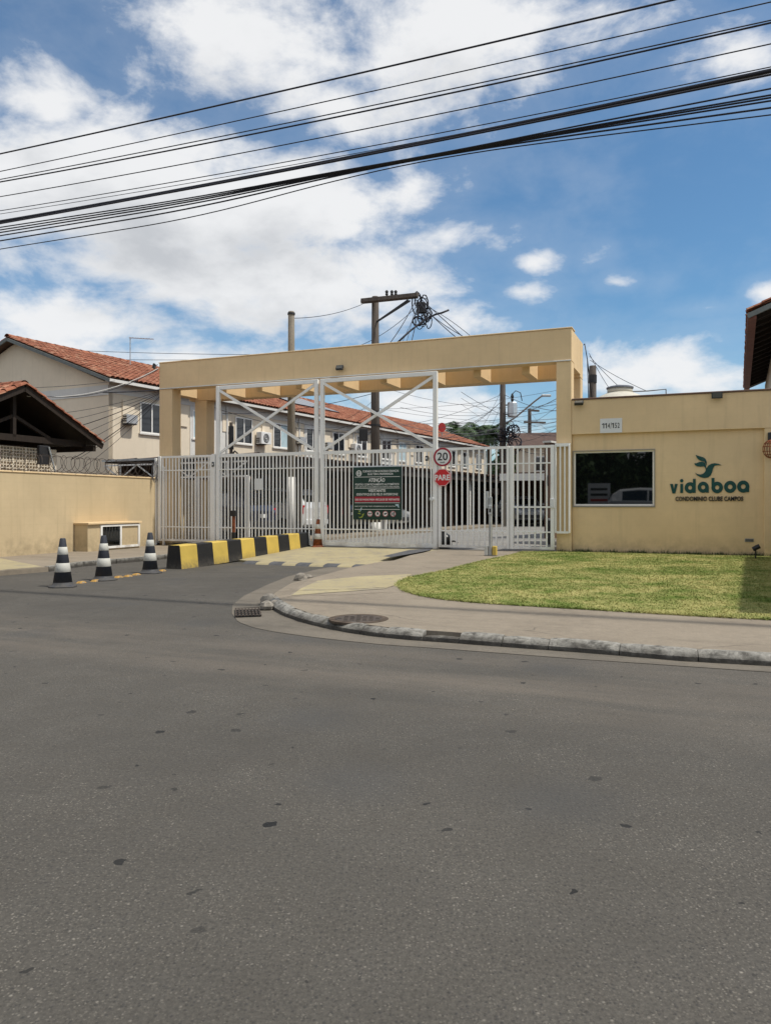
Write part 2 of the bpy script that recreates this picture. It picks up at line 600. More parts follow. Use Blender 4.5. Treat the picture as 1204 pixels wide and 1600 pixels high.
def f_lawn(t, b, P):
    n1_ = t.noise(P, .9, 4, .6)
    n2_ = t.noise(t.vmath('MULTIPLY', P, (1, 1, 0)), 2.6, 6, .68)
    f = t.math('ADD', t.math('MULTIPLY', n1_, .55), t.math('MULTIPLY', n2_, .55))
    c = t.mix(t.ramp(f, .44, .64), (.115, .155, .032), (.36, .32, .13))
    set_(t, b, c, .95, 0, .1, n2_, .6, .03)


mat('lawn_ground', f_lawn)


def f_leaf(c0, c1):
    def f(t, b, P):
        n_ = t.noise(P, 2.2, 4, .6)
        n2_ = t.noise(P, 18, 2, .6)
        c = t.mix(t.ramp(t.math('ADD', t.math('MULTIPLY', n_, .6), t.math('MULTIPLY', n2_, .4)), .35, .65), c0, c1)
        set_(t, b, c, .6, 0, .3)
    return f


mat('leaf_dark', f_leaf((.022, .045, .014), (.055, .10, .030)))
mat('leaf_palm', f_leaf((.030, .060, .022), (.075, .12, .045)))
plain('bark', (.10, .075, .055), .9, 0, .3, 12, .2, .5)
plain('ground_dirt', (.17, .145, .11), .95, 0, .25, .6)


# ------------------------------------------------------------------ mesh helpers
class MB:
    def __init__(self):
        self.v = []
        self.f = []

    def add(self, vs, fs):
        o = len(self.v)
        self.v += [tuple(p) for p in vs]
        self.f += [tuple(i + o for i in q) for q in fs]
        return self

    def box(self, x0, x1, y0, y1, z0, z1, c=0.0):
        if c <= 0:
            vs = [(x0, y0, z0), (x1, y0, z0), (x1, y1, z0), (x0, y1, z0), (x0, y0, z1), (x1, y0, z1), (x1, y1, z1), (x0, y1, z1)]
            fs = [(0, 3, 2, 1), (4, 5, 6, 7), (0, 1, 5, 4), (1, 2, 6, 5), (2, 3, 7, 6), (3, 0, 4, 7)]
            return self.add(vs, fs)
        # chamfered along the vertical and upper edges
        c = min(c, (x1 - x0) * .45, (y1 - y0) * .45)
        ring = [(x0 + c, y0), (x1 - c, y0), (x1, y0 + c), (x1, y1 - c), (x1 - c, y1), (x0 + c, y1), (x0, y1 - c), (x0, y0 + c)]
        inn = [(x0 + 2 * c if i in (0, 5, 6, 7) and False else p[0], p[1]) for i, p in enumerate(ring)]
        mx, my = (x0 + x1) / 2, (y0 + y1) / 2
        top = [(mx + (p[0] - mx) * (1 - 2 * c / (x1 - x0)), my + (p[1] - my) * (1 - 2 * c / (y1 - y0))) for p in ring]
        cz = min(c, (z1 - z0) * .45)
        lv = [[(p[0], p[1], z0) for p in ring], [(p[0], p[1], z1 - cz) for p in ring], [(p[0], p[1], z1) for p in top]]
        vs = sum(lv, [])
        fs = [tuple(range(7, -1, -1)), tuple(range(16, 24))]
        for k in range(2):
            for i in range(8):
                j = (i + 1) % 8
                fs.append((k * 8 + i, k * 8 + j, k * 8 + 8 + j, k * 8 + 8 + i))
        return self.add(vs, fs)

    def prism(self, poly, z0, z1, ztop=None):
        n = len(poly)
        lo = [(p[0], p[1], z0) for p in poly]
        hi = [(p[0], p[1], (ztop(p[0], p[1]) if ztop else z1)) for p in poly]
        fs = [tuple(range(n - 1, -1, -1)), tuple(range(n, 2 * n))]
        fs += [(i, (i + 1) % n, n + (i + 1) % n, n + i) for i in range(n)]
        return self.add(lo + hi, fs)

    def plate(self, poly, y0, y1):
        """an outline in x,z given thickness along y (y0 is the front)"""
        n = len(poly)
        vs = [(p[0], y0, p[1]) for p in poly] + [(p[0], y1, p[1]) for p in poly]
        fs = [tuple(range(n)), tuple(range(2 * n - 1, n - 1, -1))]
        fs += [((i + 1) % n, i, n + i, n + (i + 1) % n) for i in range(n)]
        return self.add(vs, fs)

    def ringplate(self, outer, inner, y0, y1):
        n = len(outer)
        vs = [(p[0], y0, p[1]) for p in outer] + [(p[0], y0, p[1]) for p in inner]
        vs += [(p[0], y1, p[1]) for p in outer] + [(p[0], y1, p[1]) for p in inner]
        fs = []
        for i in range(n):
            j = (i + 1) % n
            fs += [(i, j, n + j, n + i), (2 * n + j, 2 * n + i, 3 * n + i, 3 * n + j), (j, i, 2 * n + i, 2 * n + j), (n + i, n + j, 3 * n + j, 3 * n + i)]
        return self.add(vs, fs)

    def bar(self, a, b, w, h=None, up=(0, 0, 1)):
        """square bar from a to b"""
        a, b = Vector(a), Vector(b)
        h = h or w
        d = (b - a).normalized()
        upv = Vector(up)
        if abs(d.dot(upv)) > .98:
            upv = Vector((0, 1, 0))
        x = d.cross(upv).normalized() * (w / 2)
        y = x.cross(d).normalized() * (h / 2)
        vs = [a - x - y, a + x - y, a + x + y, a - x + y, b - x - y, b + x - y, b + x + y, b - x + y]
        return self.add(vs, [(0, 3, 2, 1), (4, 5, 6, 7), (0, 1, 5, 4), (1, 2, 6, 5), (2, 3, 7, 6), (3, 0, 4, 7)])

    def tube(self, pts, r, n=6, cap=True):
        pts = [Vector(p) for p in pts]
        m = len(pts)
        rr = r if isinstance(r, (list, tuple)) else [r] * m
        vs = []
        prev = None
        for i, p in enumerate(pts):
            d = (pts[min(i + 1, m - 1)] - pts[max(i - 1, 0)]).normalized()
            if prev is None:
                ref = Vector((0, 0, 1)) if abs(d.z) < .9 else Vector((1, 0, 0))
                x = d.cross(ref).normalized()
            else:
                x = (prev - d * prev.dot(d)).normalized()
            prev = x
            y = d.cross(x)
            for k in range(n):
                a = 2 * PI * k / n
                vs.append(p + (x * math.cos(a) + y * math.sin(a)) * rr[i])
        fs = []
        for i in range(m - 1):
            for k in range(n):
                j = (k + 1) % n
                fs.append((i * n + k, i * n + j, i * n + n + j, i * n + n + k))
        if cap:
            fs += [tuple(range(n - 1, -1, -1)), tuple(range((m - 1) * n, m * n))]
        return self.add(vs, fs)

    def lathe(self, prof, n=24, cx=0, cy=0, squash=None):
        vs = []
        for (r, z) in prof:
            for k in range(n):
                a = 2 * PI * k / n
                vs.append((cx + r * math.cos(a), cy + r * math.sin(a), z))
        fs = []
        for i in range(len(prof) - 1):
            for k in range(n):
                j = (k + 1) % n
                fs.append((i * n + k, i * n + j, i * n + n + j, i * n + n + k))
        fs += [tuple(range(n - 1, -1, -1)), tuple(range((len(prof) - 1) * n, len(prof) * n))]
        return self.add(vs, fs)

    def mesh(self, name, m=None, smooth=False):
        me = bpy.data.meshes.new(name)
        me.from_pydata(self.v, [], self.f)
        if m:
            me.materials.append(MATS[m])
        if smooth:
            me.polygons.foreach_set('use_smooth', [True] * len(me.polygons))
        me.update()
        return me

    def build(self, name, m, parent=None, smooth=False, **kw):
        return link(name, self.mesh(name, m, smooth), parent, **kw)


def link(name, data, parent=None, loc=None, rot=None, label=None, cat=None, group=None, kind=None):
    o = bpy.data.objects.new(name, data)
    COL.objects.link(o)
    if parent is not None:
        o.parent = parent
    if loc is not None:
        o.location = loc
    if rot is not None:
        o.rotation_euler = rot
    if label:
        o['label'] = label
    if cat:
        o['category'] = cat
    if group:
        o['group'] = group
    if kind:
        o['kind'] = kind
    return o


def thing(name, label, cat, loc=(0, 0, 0), rz=0.0, group=None, kind=None):
    return link(name, None, None, loc, (0, 0, rz), label, cat, group, kind)


def st_thing(name, label, cat, s=0.0, t=0.0, z=0.0, group=None):
    return thing(name, label, cat, W(s, t, z), -TH, group)


def struct(name, mb, m, **kw):
    return mb.build(name, m, None, kind='structure', **kw)


def arc(cx, cz, r, a0, a1, n):
    return [(cx + r * math.cos(R(a0 + (a1 - a0) * i / n)), cz + r * math.sin(R(a0 + (a1 - a0) * i / n))) for i in range(n + 1)]


def text_mesh(txt, size, m, name='lettering', bold=0.0, width=None, depth=.004, align='CENTER'):
    """lettering lying in x,z and facing -y, its middle at the origin, letters 'size' tall, optionally squeezed to a width"""
    cu = bpy.data.curves.new(name, 'FONT')
    cu.body = txt
    cu.align_x = align
    cu.align_y = 'CENTER'
    cu.size = size / .69
    cu.offset = bold * size
    cu.extrude = depth / 2
    cu.resolution_u = 3
    tmp = bpy.data.objects.new('tmp', cu)
    COL.objects.link(tmp)
    dg = bpy.context.evaluated_depsgraph_get()
    me = bpy.data.meshes.new_from_object(tmp.evaluated_get(dg))
    bpy.data.objects.remove(tmp)
    bpy.data.curves.remove(cu)
    co = np.empty(len(me.vertices) * 3)
    me.vertices.foreach_get('co', co)
    co = co.reshape(-1, 3)
    out = np.stack([co[:, 0], -co[:, 2], co[:, 1]], 1)
    if len(out):
        if align == 'CENTER':
            out[:, 0] -= (out[:, 0].max() + out[:, 0].min()) / 2
        out[:, 2] -= (out[:, 2].max() + out[:, 2].min()) / 2
        if width:
            out[:, 0] *= width / (out[:, 0].max() - out[:, 0].min())
    me.vertices.foreach_set('co', out.ravel())
    me.materials.clear()
    me.materials.append(MATS[m])
    me.update()
    me.name = name
    return me


# ================================================================== THE SETTING
def plane(x, y):
    d_ = Vector((x, y, 0)) - O
    return .09 + .075 * min(1.0, max(0.0, (d_.dot(N) + 11.2) / 11.2))


def gndp(px, py, dz=0.0):
    z = .12
    for _ in range(6):
        p_ = gnd(px, py, z + dz)
        z = plane(p_.x, p_.y)
    p_.z = z + dz
    return p_


GZ = .17      # level of the pavement and of the ground at the gate
mb = MB()
mb.add([(-400, -400, -.06), (400, -400, -.06), (400, 700, -.06), (-400, 700, -.06)], [(0, 1, 2, 3)])
struct('ground', mb, 'ground_dirt')

mb = MB()
mb.add([W(-90, -20.5), W(90, -20.5), W(90, -3.0), W(-90, -3.0)], [(0, 1, 2, 3)])
struct('road', mb, 'asphalt')

# opposite pavement, behind the camera
mb = MB()
mb.prism([W(-60, -34), W(60, -34), W(60, -20.6), W(-60, -20.6)], -.05, .14)
struct('pavement_opposite', mb, 'concrete_walk')

# kerb line of the corner pavement (read off the photograph at road level)
KP = [(1500, 1074), (1204, 1043), (1060, 1034.5), (912, 1022), (778, 1012), (688, 1005), (640, 1001.5), (590, 996.5), (545, 990), (505, 982), (470, 973), (443, 963), (425, 952), (416, 943)]
KW = [gnd(*p) for p in KP]
KW[0] = KW[1] + U * 3.2
KW.insert(0, KW[0] + U * 12)
KW.insert(0, KW[0] + U * 25)
ENT = [gnd(418, 938, .02), gnd(432, 924, .04), gnd(455, 909, .06), gnd(500, 897, .09), gnd(545, 886, .10), gnd(600, 876, .13)]
KI = []
for i, p in enumerate(KW):
    q = (KW[min(i + 1, len(KW) - 1)] - KW[max(i - 1, 0)]).normalized()
    KI.append(Vector((p.x, p.y, 0)) + Vector((q.y, -q.x, 0)) * .118)
EI = [Vector((e.x, e.y, 0)) + U * (.34 if k < 3 else .22) for k, e in enumerate(ENT)]
EO = [Vector((e.x, e.y, 0)) for e in ENT]
pav = KI + EI + [W(-3.2, -2.2), W(-3.2, -.02), W(0, .1), W(50, .1)]
mb = MB()
mb.prism([(p.x, p.y) for p in pav], -.04, .15, plane)
lip_z = [.030, .034, .040, .060, .085, .12]
lipA = [KI[-1]] + EO
lipB = [KI[-1]] + EI
zA_ = [.05] + lip_z
zB_ = [plane(p.x, p.y) - .002 for p in lipB]
n = len(lipA)
mb.add([(p.x, p.y, z) for p, z in zip(lipA, zA_)] + [(p.x, p.y, z) for p, z in zip(lipB, zB_)] + [(p.x, p.y, -.03) for p in lipA],
       [(i, n + i, n + i + 1, i + 1) for i in range(n - 1)] + [(2 * n + i, i, i + 1, 2 * n + i + 1) for i in range(n - 1)])
struct('pavement', mb, 'concrete_walk')

# gutter strip of pale concrete along the kerb
def resample(pl, n_):
    L_ = [0]
    for a_, b_ in zip(pl, pl[1:]):
        L_.append(L_[-1] + (b_ - a_).length)
    out_ = []
    for k_ in range(n_ + 1):
        q_ = L_[-1] * k_ / n_
        i_ = min(max(int(np.searchsorted(L_, q_)) - 1, 0), len(pl) - 2)
        out_.append(pl[i_].lerp(pl[i_ + 1], (q_ - L_[i_]) / max(1e-6, L_[i_ + 1] - L_[i_])))
    return out_


gut_o = [gnd(*q) for q in ((1204, 1051), (912, 1031), (688, 1014), (600, 1008), (540, 1002), (480, 995), (430, 988), (395, 981), (372, 972), (362, 959), (363, 946), (380, 932), (415, 915), (450, 901), (495, 890), (560, 879))]
gut_o = [gut_o[0] + U * 40] + gut_o
gut_i = [p_ - N * .0 for p_ in KW[2:]] + [Vector((e.x, e.y, 0)) for e in ENT]
gut_i = [gut_i[0] + U * 40] + gut_i
mb = MB()
n = 120
ga, gb = resample(gut_i[1:], n), resample(gut_o[1:], n)
ga, gb = [gut_i[0]] + ga, [gut_o[0]] + gb
n = len(ga)
vs = [(p.x, p.y, .012) for p in ga] + [(p.x, p.y, .004) for p in gb]
mb.add(vs, [(i, n + i, n + i + 1, i + 1) for i in range(n - 1)])
struct('gutter', mb, 'concrete_gutter')

# kerb of separate stones
kerb = link('kerb', None, None, kind='structure')
cum = [0]
fine = []
for i in range(len(KW) - 1):
    m_ = max(2, int((KW[i + 1] - KW[i]).length / .06))
    for k in range(m_):
        fine.append(KW[i].lerp(KW[i + 1], k / m_))
fine.append(KW[-1])
for i in range(1, len(fine)):
    cum.append(cum[-1] + (fine[i] - fine[i - 1]).length)


def on_kerb(d):
    i = min(max(np.searchsorted(cum, d) - 1, 0), len(fine) - 2)
    k = (d - cum[i]) / max(1e-6, cum[i + 1] - cum[i])
    p = fine[i].lerp(fine[i + 1], k)
    q = (fine[min(i + 3, len(fine) - 1)] - fine[max(i - 3, 0)]).normalized()
    return p, Vector((q.y, -q.x, 0)) if Vector((q.y, -q.x, 0)).dot(Vector((.38, .92, 0))) > 0 or True else None


start = cum[-1] - 11.5
d = start
sizes = [.82, .80, .84, .78, .80, .83, .76, .62, .60, .42, .40, .36, .40, .30, .34, .28, .34, .26, .30]
i = 0
hrnd = random.Random(3)
while d < cum[-1] - .08:
    L = min(sizes[i % len(sizes)], cum[-1] - d)
    k0, k1 = d + .003, d + L - .003
    mb = MB()
    secs = []
    m_ = max(3, int(L / .09))
    hz = .092 + hrnd.uniform(-.012, .008)
    gap = 7.35 < d - start < 7.95      # a broken-out piece
    if gap:
        hz = .045
    for k in range(m_ + 1):
        p, q = on_kerb(k0 + (k1 - k0) * k / m_)
        q = q if q.dot(N) > -.2 else -q
        chip = hrnd.uniform(-.010, .006)
        e = .007 if k in (0, m_) else 0
        prof = [(-.015 + e * .5, -.03), (-.012 + e * .5 + chip * .3, .05), (.0 + e, hz - .035 + chip), (.028 + e, hz - .010 + chip - e), (.06, hz + .006 + chip * .5 - e), (.125, hz + .006 - e), (.135, -.03)]
        secs.append([p + q * a + Vector((0, 0, z)) for a, z in prof])
    np_ = len(secs[0])
    vs = [v for s_ in secs for v in s_]
    fs = []
    for a in range(m_):
        for b in range(np_):
            c = (b + 1) % np_
            fs.append((a * np_ + b, a * np_ + c, a * np_ + np_ + c, a * np_ + np_ + b))
    fs += [tuple(range(np_)), tuple(range(m_ * np_ + np_ - 1, m_ * np_ - 1, -1))]
    mb.add(vs, fs)
    mb.build('kerb_stone', 'kerb_paint', kerb)
    d += L
    i += 1

# concrete rubble at the kerb's end
RUB = ['largest broken concrete lump, capping the kerb end beside the drain', 'broken concrete lump below the kerb-end lump, nearest the drain', 'small broken lump leaning on the last kerb stone', 'broken concrete lump alone at the ramp edge halfway to the gate', 'smallest concrete crumb beside the ramp-edge lump']
for lbk, (px, py, sz) in zip(RUB, [(421, 938, .13), (417, 946, .10), (430, 943, .09), (470, 902, .12), (482, 900, .07)]):
    p = gnd(px, py, .06)
    mb = MB()
    vs = []
    r_ = random.Random(int(px * 7))
    for zi, rr in ((0, 1.0), (.4, 1.05), (.8, .7), (1.0, .3)):
        for k in range(7):
            a = 2 * PI * k / 7
            q = sz * rr * r_.uniform(.75, 1.15)
            vs.append((q * math.cos(a), q * math.sin(a), zi * sz * .95))
    fs = []
    for a in range(3):
        for k in range(7):
            j = (k + 1) % 7
            fs.append((a * 7 + k, a * 7 + j, a * 7 + 7 + j, a * 7 + 7 + k))
    fs.append(tuple(range(21, 28)))
    mb.add(vs, fs)
    mb.build('broken_kerb_chunk', 'rubble_stone', None, loc=(p.x, p.y, .02),
             label=lbk, cat='rubble', group='broken concrete at the kerb end')

# lawn
LW = [gndp(640, 903.5), gndp(627, 909), gndp(622, 915), gndp(632, 924), gndp(655, 931), gndp(690, 937), gndp(740, 942), gndp(800, 946)]
sE, tE = ST(LW[-1])
LWs = [ST(p) for p in LW] + [(sE + 2, tE - .12), (sE + 5, tE - .12), (5.6, tE - .12), (5.6, .1), (0, .1), (-.36, -.06), (-1.05, -.45)] + [ST(gndp(*q)) for q in ((800, 868), (770, 874), (735, 882), (700, 891.5), (668, 898))]
mb = MB()
mb.prism([W(*q) for q in LWs], .02, GZ, lambda x, y: plane(x, y) + .014)
struct('lawn', mb, 'lawn_ground')


def inside(poly, x, y):
    c = np.zeros(len(x), bool)
    n_ = len(poly)
    for i_ in range(n_):
        (x1, y1), (x2, y2) = poly[i_], poly[(i_ + 1) % n_]
        if y1 == y2:
            continue
        c ^= ((y1 > y) != (y2 > y)) & (x < (x2 - x1) * (y - y1) / (y2 - y1) + x1)
    return c


nb = 330000
ss = rng.uniform(-5, 5.6, nb)
tt = rng.uniform(-10.5, .1, nb)
m_in = inside(LWs, ss, tt)
jit_s, jit_t = ss[m_in], tt[m_in]
nbl = len(jit_s)
jit_s, jit_t = jit_s + rng.normal(0, .022, nbl), jit_t + rng.normal(0, .022, nbl)
bx = O.x + U.x * jit_s + N.x * jit_t
by = O.y + U.y * jit_s + N.y * jit_t
hh = rng.uniform(.006, .021, nbl)
gz = .09 + .075 * np.clip((jit_t + 11.2) / 11.2, 0, 1) + .012
aa = rng.uniform(0, 2 * PI, nbl)
ww = rng.uniform(.005, .010, nbl)
lx, ly = rng.normal(0, .022, nbl), rng.normal(0, .022, nbl)
V = np.empty((nbl, 3, 3))
V[:, 0] = np.stack([bx - ww * np.cos(aa), by - ww * np.sin(aa), gz - .002], 1)
V[:, 1] = np.stack([bx + ww * np.cos(aa), by + ww * np.sin(aa), gz - .002], 1)
V[:, 2] = np.stack([bx + lx, by + ly, gz + hh], 1)


def tri_mesh(name, V, m):
    me = bpy.data.meshes.new(name)
    n_ = len(V)
    k_ = V.shape[1]
    me.vertices.add(n_ * k_)
    me.vertices.foreach_set('co', V.astype(np.float32).ravel())
    me.loops.add(n_ * k_)
    me.loops.foreach_set('vertex_index', np.arange(n_ * k_, dtype=np.int32))
    me.polygons.add(n_)
    me.polygons.foreach_set('loop_start', np.arange(0, n_ * k_, k_, dtype=np.int32))
    me.polygons.foreach_set('loop_total', np.full(n_, k_, dtype=np.int32))
    me.materials.append(MATS[m])
    me.update(calc_edges=True)
    return me


link('grass', tri_mesh('grass', V, 'grass_blades'), None, kind='stuff',
     label='short mown grass, green with straw patches, in front of the guardhouse', cat='grass')
# ragged border of longer blades over the paving
V = []
for (sa_, ta_), (sb_, tb_) in zip(LWs, LWs[1:] + LWs[:1]):
    L_ = math.hypot(sb_ - sa_, tb_ - ta_)
    if ta_ > -.2 and tb_ > -.2:
        continue
    for _ in range(int(L_ * 420)):
        q = random.random()
        p = W(sa_ + (sb_ - sa_) * q, ta_ + (tb_ - ta_) * q)
        p += Vector((random.gauss(0, .022), random.gauss(0, .022), plane(p.x, p.y) + .006))
        h_ = random.uniform(.012, .04)
        a = random.uniform(0, PI)
        e = Vector((math.cos(a), math.sin(a), 0)) * random.uniform(.004, .008)
        V.append([p - e, p + e, p + Vector((random.gauss(0, .03), random.gauss(0, .03), h_))])
link('grass_border', tri_mesh('grass_border', np.array([[list(q) for q in tr] for tr in V]), 'grass_blades'), None, kind='stuff',
     label='ragged fringe of grass blades spilling over the lawn edge', cat='grass')
# longer weeds along the foot of the guardhouse wall and the lawn's border
V = []
for _ in range(2600):
    s_ = random.uniform(-.3, 4.6)
    if random.random() > (.35 + .65 * (math.sin(s_ * 3.1) * math.sin(s_ * 7.7) > .1)):
        continue
    p = W(s_ + random.gauss(0, .02), random.uniform(-.02, .12), GZ)
    h_ = random.uniform(.03, .10) * (1.5 if random.random() < .08 else 1)
    a = random.uniform(0, PI)
    w_ = random.uniform(.004, .009)
    e = Vector((math.cos(a) * w_, math.sin(a) * w_, 0))
    V.append([p - e, p + e, p + Vector((random.gauss(0, .03), random.gauss(0, .03), h_))])
link('weeds', tri_mesh('weeds', np.array([[list(q) for q in tr] for tr in V]), 'leaf_dark'), None, kind='stuff',
     label='ragged dark weeds along the foot of the guardhouse wall', cat='weeds')

# yellow ramp paint on the corner pavement, raised sheet
mb = MB()
pl = [(455, 931), (470, 920), (497, 907.5), (560, 901), (644, 897.5), (630, 905), (621, 913), (600, 920.5), (520, 926)]
mb.add([(*gndp(px, py)[:2], plane(*gndp(px, py)[:2]) + .005) for px, py in pl], [tuple(range(len(pl)))[::-1]])
struct('yellow_ramp', mb, 'yellow_floor')

# open cracks across the corner pavement
for lbl, pl in (('upper', [(425, 926), (470, 923.5), (520, 922), (570, 920), (605, 918), (632, 914.5)]), ('lower', [(440, 934), (490, 930.5), (540, 930), (590, 926.5), (640, 925.5)]), ('far', [(560, 897), (600, 895.5), (640, 894)])):
    pts = []
    for (xa, ya), (xb, yb) in zip(pl, pl[1:]):
        for k in range(6):
            pts.append(gndp(xa + (xb - xa) * k / 6, ya + (yb - ya) * k / 6 + random.uniform(-.35, .35)))
    mb = MB()
    vs = []
    for p in pts:
        w_ = random.uniform(.004, .014)
        vs += [(p.x - N.x * w_, p.y - N.y * w_, p.z + .0065), (p.x + N.x * w_, p.y + N.y * w_, p.z + .0065)]
    mb.add(vs, [(2 * i, 2 * i + 2, 2 * i + 3, 2 * i + 1) for i in range(len(pts) - 1)])
    struct('pavement_crack', mb, 'dirt_hollow')

# left pavement along the side wall
LP = [W(-12, -14), W(-8.95, -14), W(-8.95, -8.6), W(-8.75, -7.1), W(-9.05, -5.9), W(-8.85, -4.2), W(-8.9, -2.2), W(-9.4, -.05), W(-12, -.05)]
mb = MB()
mb.prism(LP, -.04, .09)
struct('pavement_side', mb, 'concrete_walk')
mb = MB()
pl = [W(-11.88, -8.8), W(-9.1, -8.8), W(-8.85, -7.15), W(-9.6, -6.75), W(-11.88, -5.6)]
mb.add([(*p[:2], .0945) for p in pl], [tuple(range(len(pl)))])
struct('yellow_ramp_side', mb, 'yellow_floor')
kb = link('kerb_side', None, None, kind='structure')
for k in range(2, 7):
    a, b = LP[k - 1], LP[k]
    if k < 4:
        continue
    d_ = (b - a)
    m_ = max(1, round(d_.length / .8))
    for q in range(m_):
        p0, p1 = a + d_ * (q / m_), a + d_ * ((q + 1) / m_)
        e = d_.normalized()
        nrm = Vector((e.y, -e.x, 0))
        mb = MB()
        g = e * .008
        mb.prism([p0 + g + nrm * .02, p1 - g + nrm * .02, p1 - g - nrm * .09, p0 + g - nrm * .09][::-1], -.03, .10)
        mb.build('kerb_stone', 'kerb_paint', kb)

# inner street, apron and hump
mb = MB()
mb.add([W(-14, -.1, .155), W(14, -.1, .155), W(30, 90, .155), W(-14, 90, .155)], [(0, 1, 2, 3)])
struct('inner_street', mb, 'inner_road')
mb = MB()
AP = [(-9.3, -2.6), (-6.4, -3.75), (-3.55, -3.95), (-3.2, -2.2), (-3.2, 0.02), (-9.4, 0.02)]
mb.prism([W(*q) for q in AP], -.03, .1, lambda x, y: .035 + .130 * min(1, max(0, (ST((x, y))[1] + 3.9) / 3.8)))
struct('apron', mb, 'yellow_floor')
hump = st_thing('speed_hump', 'low speed hump with worn grey and yellow stripes at the ramp foot', 'speed hump', -6.35, -3.95, 0)
for k in range(9):
    x0, x1 = k * .325 + .004, (k + 1) * .325 - .004
    off = -.05 * k / 9
    mb = MB()
    pr = [(-.17, -.01), (-.12, .030), (-.03, .052), (.08, .060), (.22, .045), (.24, -.01)]
    vs = [(x0, a + off, z) for a, z in pr] + [(x1, a + off, z) for a, z in pr]
    m_ = len(pr)
    mb.add(vs, [(i, i + 1, m_ + i + 1, m_ + i) for i in range(m_ - 1)] + [tuple(range(m_))[::-1], tuple(range(m_, 2 * m_))])
    mb.build('grey_stripe' if k % 2 == 0 else 'yellow_stripe', 'worn_grey_paint' if k % 2 == 0 else 'yellow_floor', hump)
# asphalt patch wedge beside the gate post
mb = MB()
pl = [(597, 869.5), (640, 859.5), (675, 857.5), (672, 860), (640, 866), (610, 871)]
mb.add([(*gnd(px, py, .16)[:2], .1655) for px, py in pl], [tuple(range(len(pl)))[::-1]])
struct('tar_patch', mb, 'worn_grey_paint')

# manhole and drain
p = gndp(560, 967)
mh = thing('manhole_cover', 'round rusty manhole cover sunk in the corner pavement', 'manhole cover', (p.x, p.y, p.z + .001))
mb = MB(); mb.lathe([(.315, -.02), (.315, .003), (.305, .006), (.26, .0055), (.254, .003)], 36); mb.build('rim', 'dirt_hollow', mh)
mb = MB(); mb.lathe([(.25, -.02), (.25, .0045), (.243, .006)], 36)
for k in range(-3, 4):
    for j in range(-3, 4):
        if k * k + j * j < 9.5:
            mb.box(k * .066 - .02, k * .066 + .02, j * .066 - .02, j * .066 + .02, .005, .0095)
mb.build('lid', 'iron', mh)

pa, pb = gnd(368, 952.5, .012), gnd(404, 951.5, .012)
dv = (pb - pa)
dr = thing('drain_grate', 'iron grid of a storm drain in the gutter corner', 'drain grate', (pa.x, pa.y, .006), math.atan2(dv.y, dv.x))
Lx, Ly = dv.length, -.62
mb = MB(); mb.box(.0, Lx, Ly, 0, .001, .006); mb.build('pit', 'drain_shade', dr)  # flat black sheet painted as the shade under the grate
for k in range(8):
    x = k * Lx / 7
    mb = MB(); mb.box(x - .009, x + .009, Ly, 0, .007, .020); mb.build('grate_bar', 'iron', dr)
for k in range(5):
    y = Ly * k / 4
    mb = MB(); mb.box(-.009, Lx + .009, y - .009, y + .009, .0205, .026); mb.build('cross_bar', 'iron', dr)

# ================================================================== PORTAL, GUARDHOUSE
Z0 = .15
po = st_thing('entrance_portal', 'tan concrete entrance portal spanning the drive, open beams overhead', 'portal', 0, 0, 0)
ZB, ZT = 4.65, 5.41


def pbox(par, name, m, *a, c=.012):
    mb_ = MB()
    mb_.box(*a, c=c)
    return mb_.build(name, m, par)


sL = -11.86
TD = 1.85
pbox(po, 'front_beam', 'tan_plaster', sL, 0, 0, .42, ZB, ZT)
pbox(po, 'rear_beam', 'tan_plaster', sL, 0, TD - .42, TD, ZB - .17, ZT - .004)
pbox(po, 'side_beam', 'tan_plaster', -.30, -.003, .42, TD - .42, ZB - .1, ZT - .006)
pbox(po, 'side_beam', 'tan_plaster', sL + .003, sL + .3, .42, TD - .42, ZB - .1, ZT - .006)
pbox(po, 'column', 'tan_plaster', sL + .002, sL + .46, .003, .42, Z0 - .1, ZB - .0005)
pbox(po, 'column', 'tan_plaster', sL + .20, sL + .64, TD - .415, TD - .003, Z0 - .1, ZB - .1705)
pbox(po, 'column', 'tan_plaster', -.36, -.004, .003, .36, Z0 - .1, ZB - .0005)
pbox(po, 'column', 'tan_plaster', -.36, -.004, TD - .36, TD - .003, Z0 - .1, ZB - .1705)
for px in (384, 438, 498, 561, 626, 696, 767, 840):
    s_ = s_at(px, TD - .42)
    pbox(po, 'cross_beam', 'tan_plaster', s_ - .20, s_ + .0, .421, TD - .421, ZB - .168, ZT - .05)
pbox(po, 'drip_moulding', 'white_plaster', sL, -.02, -.025, -.002, ZB - .005, ZB + .022, c=.004)
pbox(po, 'coping', 'tan_plaster', sL - .015, .015, -.015, .44, ZT + .001, ZT + .03, c=.008)

gh = st_thing('guardhouse', 'low tan guardhouse with dark wide window and deep parapet', 'guardhouse', 0, 0, 0)
ZF0, ZF1 = 2.92, 3.72
RC = .09        # recess of the wall below the parapet
GD = 2.3
wS0, wS1 = s_at(896, RC), s_at(1021.5, RC)
wz0, wz1 = EYE - (790 - HY) / F * W(wS0, RC).y, EYE + (HY - 706) / F * W(wS0, RC).y
pbox(gh, 'parapet', 'tan_plaster', .001, 5.6, .0, .20, ZF0, ZF1)
pbox(gh, 'coping', 'brown_plaster', .001, 5.62, -.03, .26, ZF1 + .001, ZF1 + .035, c=.01)
mb = MB()
sR = s_at(1193, RC)
mb.box(.001, wS0, RC, RC + .2, Z0, ZF0 - .001)
mb.box(wS1, sR + .05, RC, RC + .2, Z0, ZF0 - .001)
mb.box(wS0, wS1, RC, RC + .2, Z0, wz0)
mb.box(wS0, wS1, RC, RC + .2, wz1, ZF0 - .001)
mb.build('front_wall', 'tan_plaster', gh)
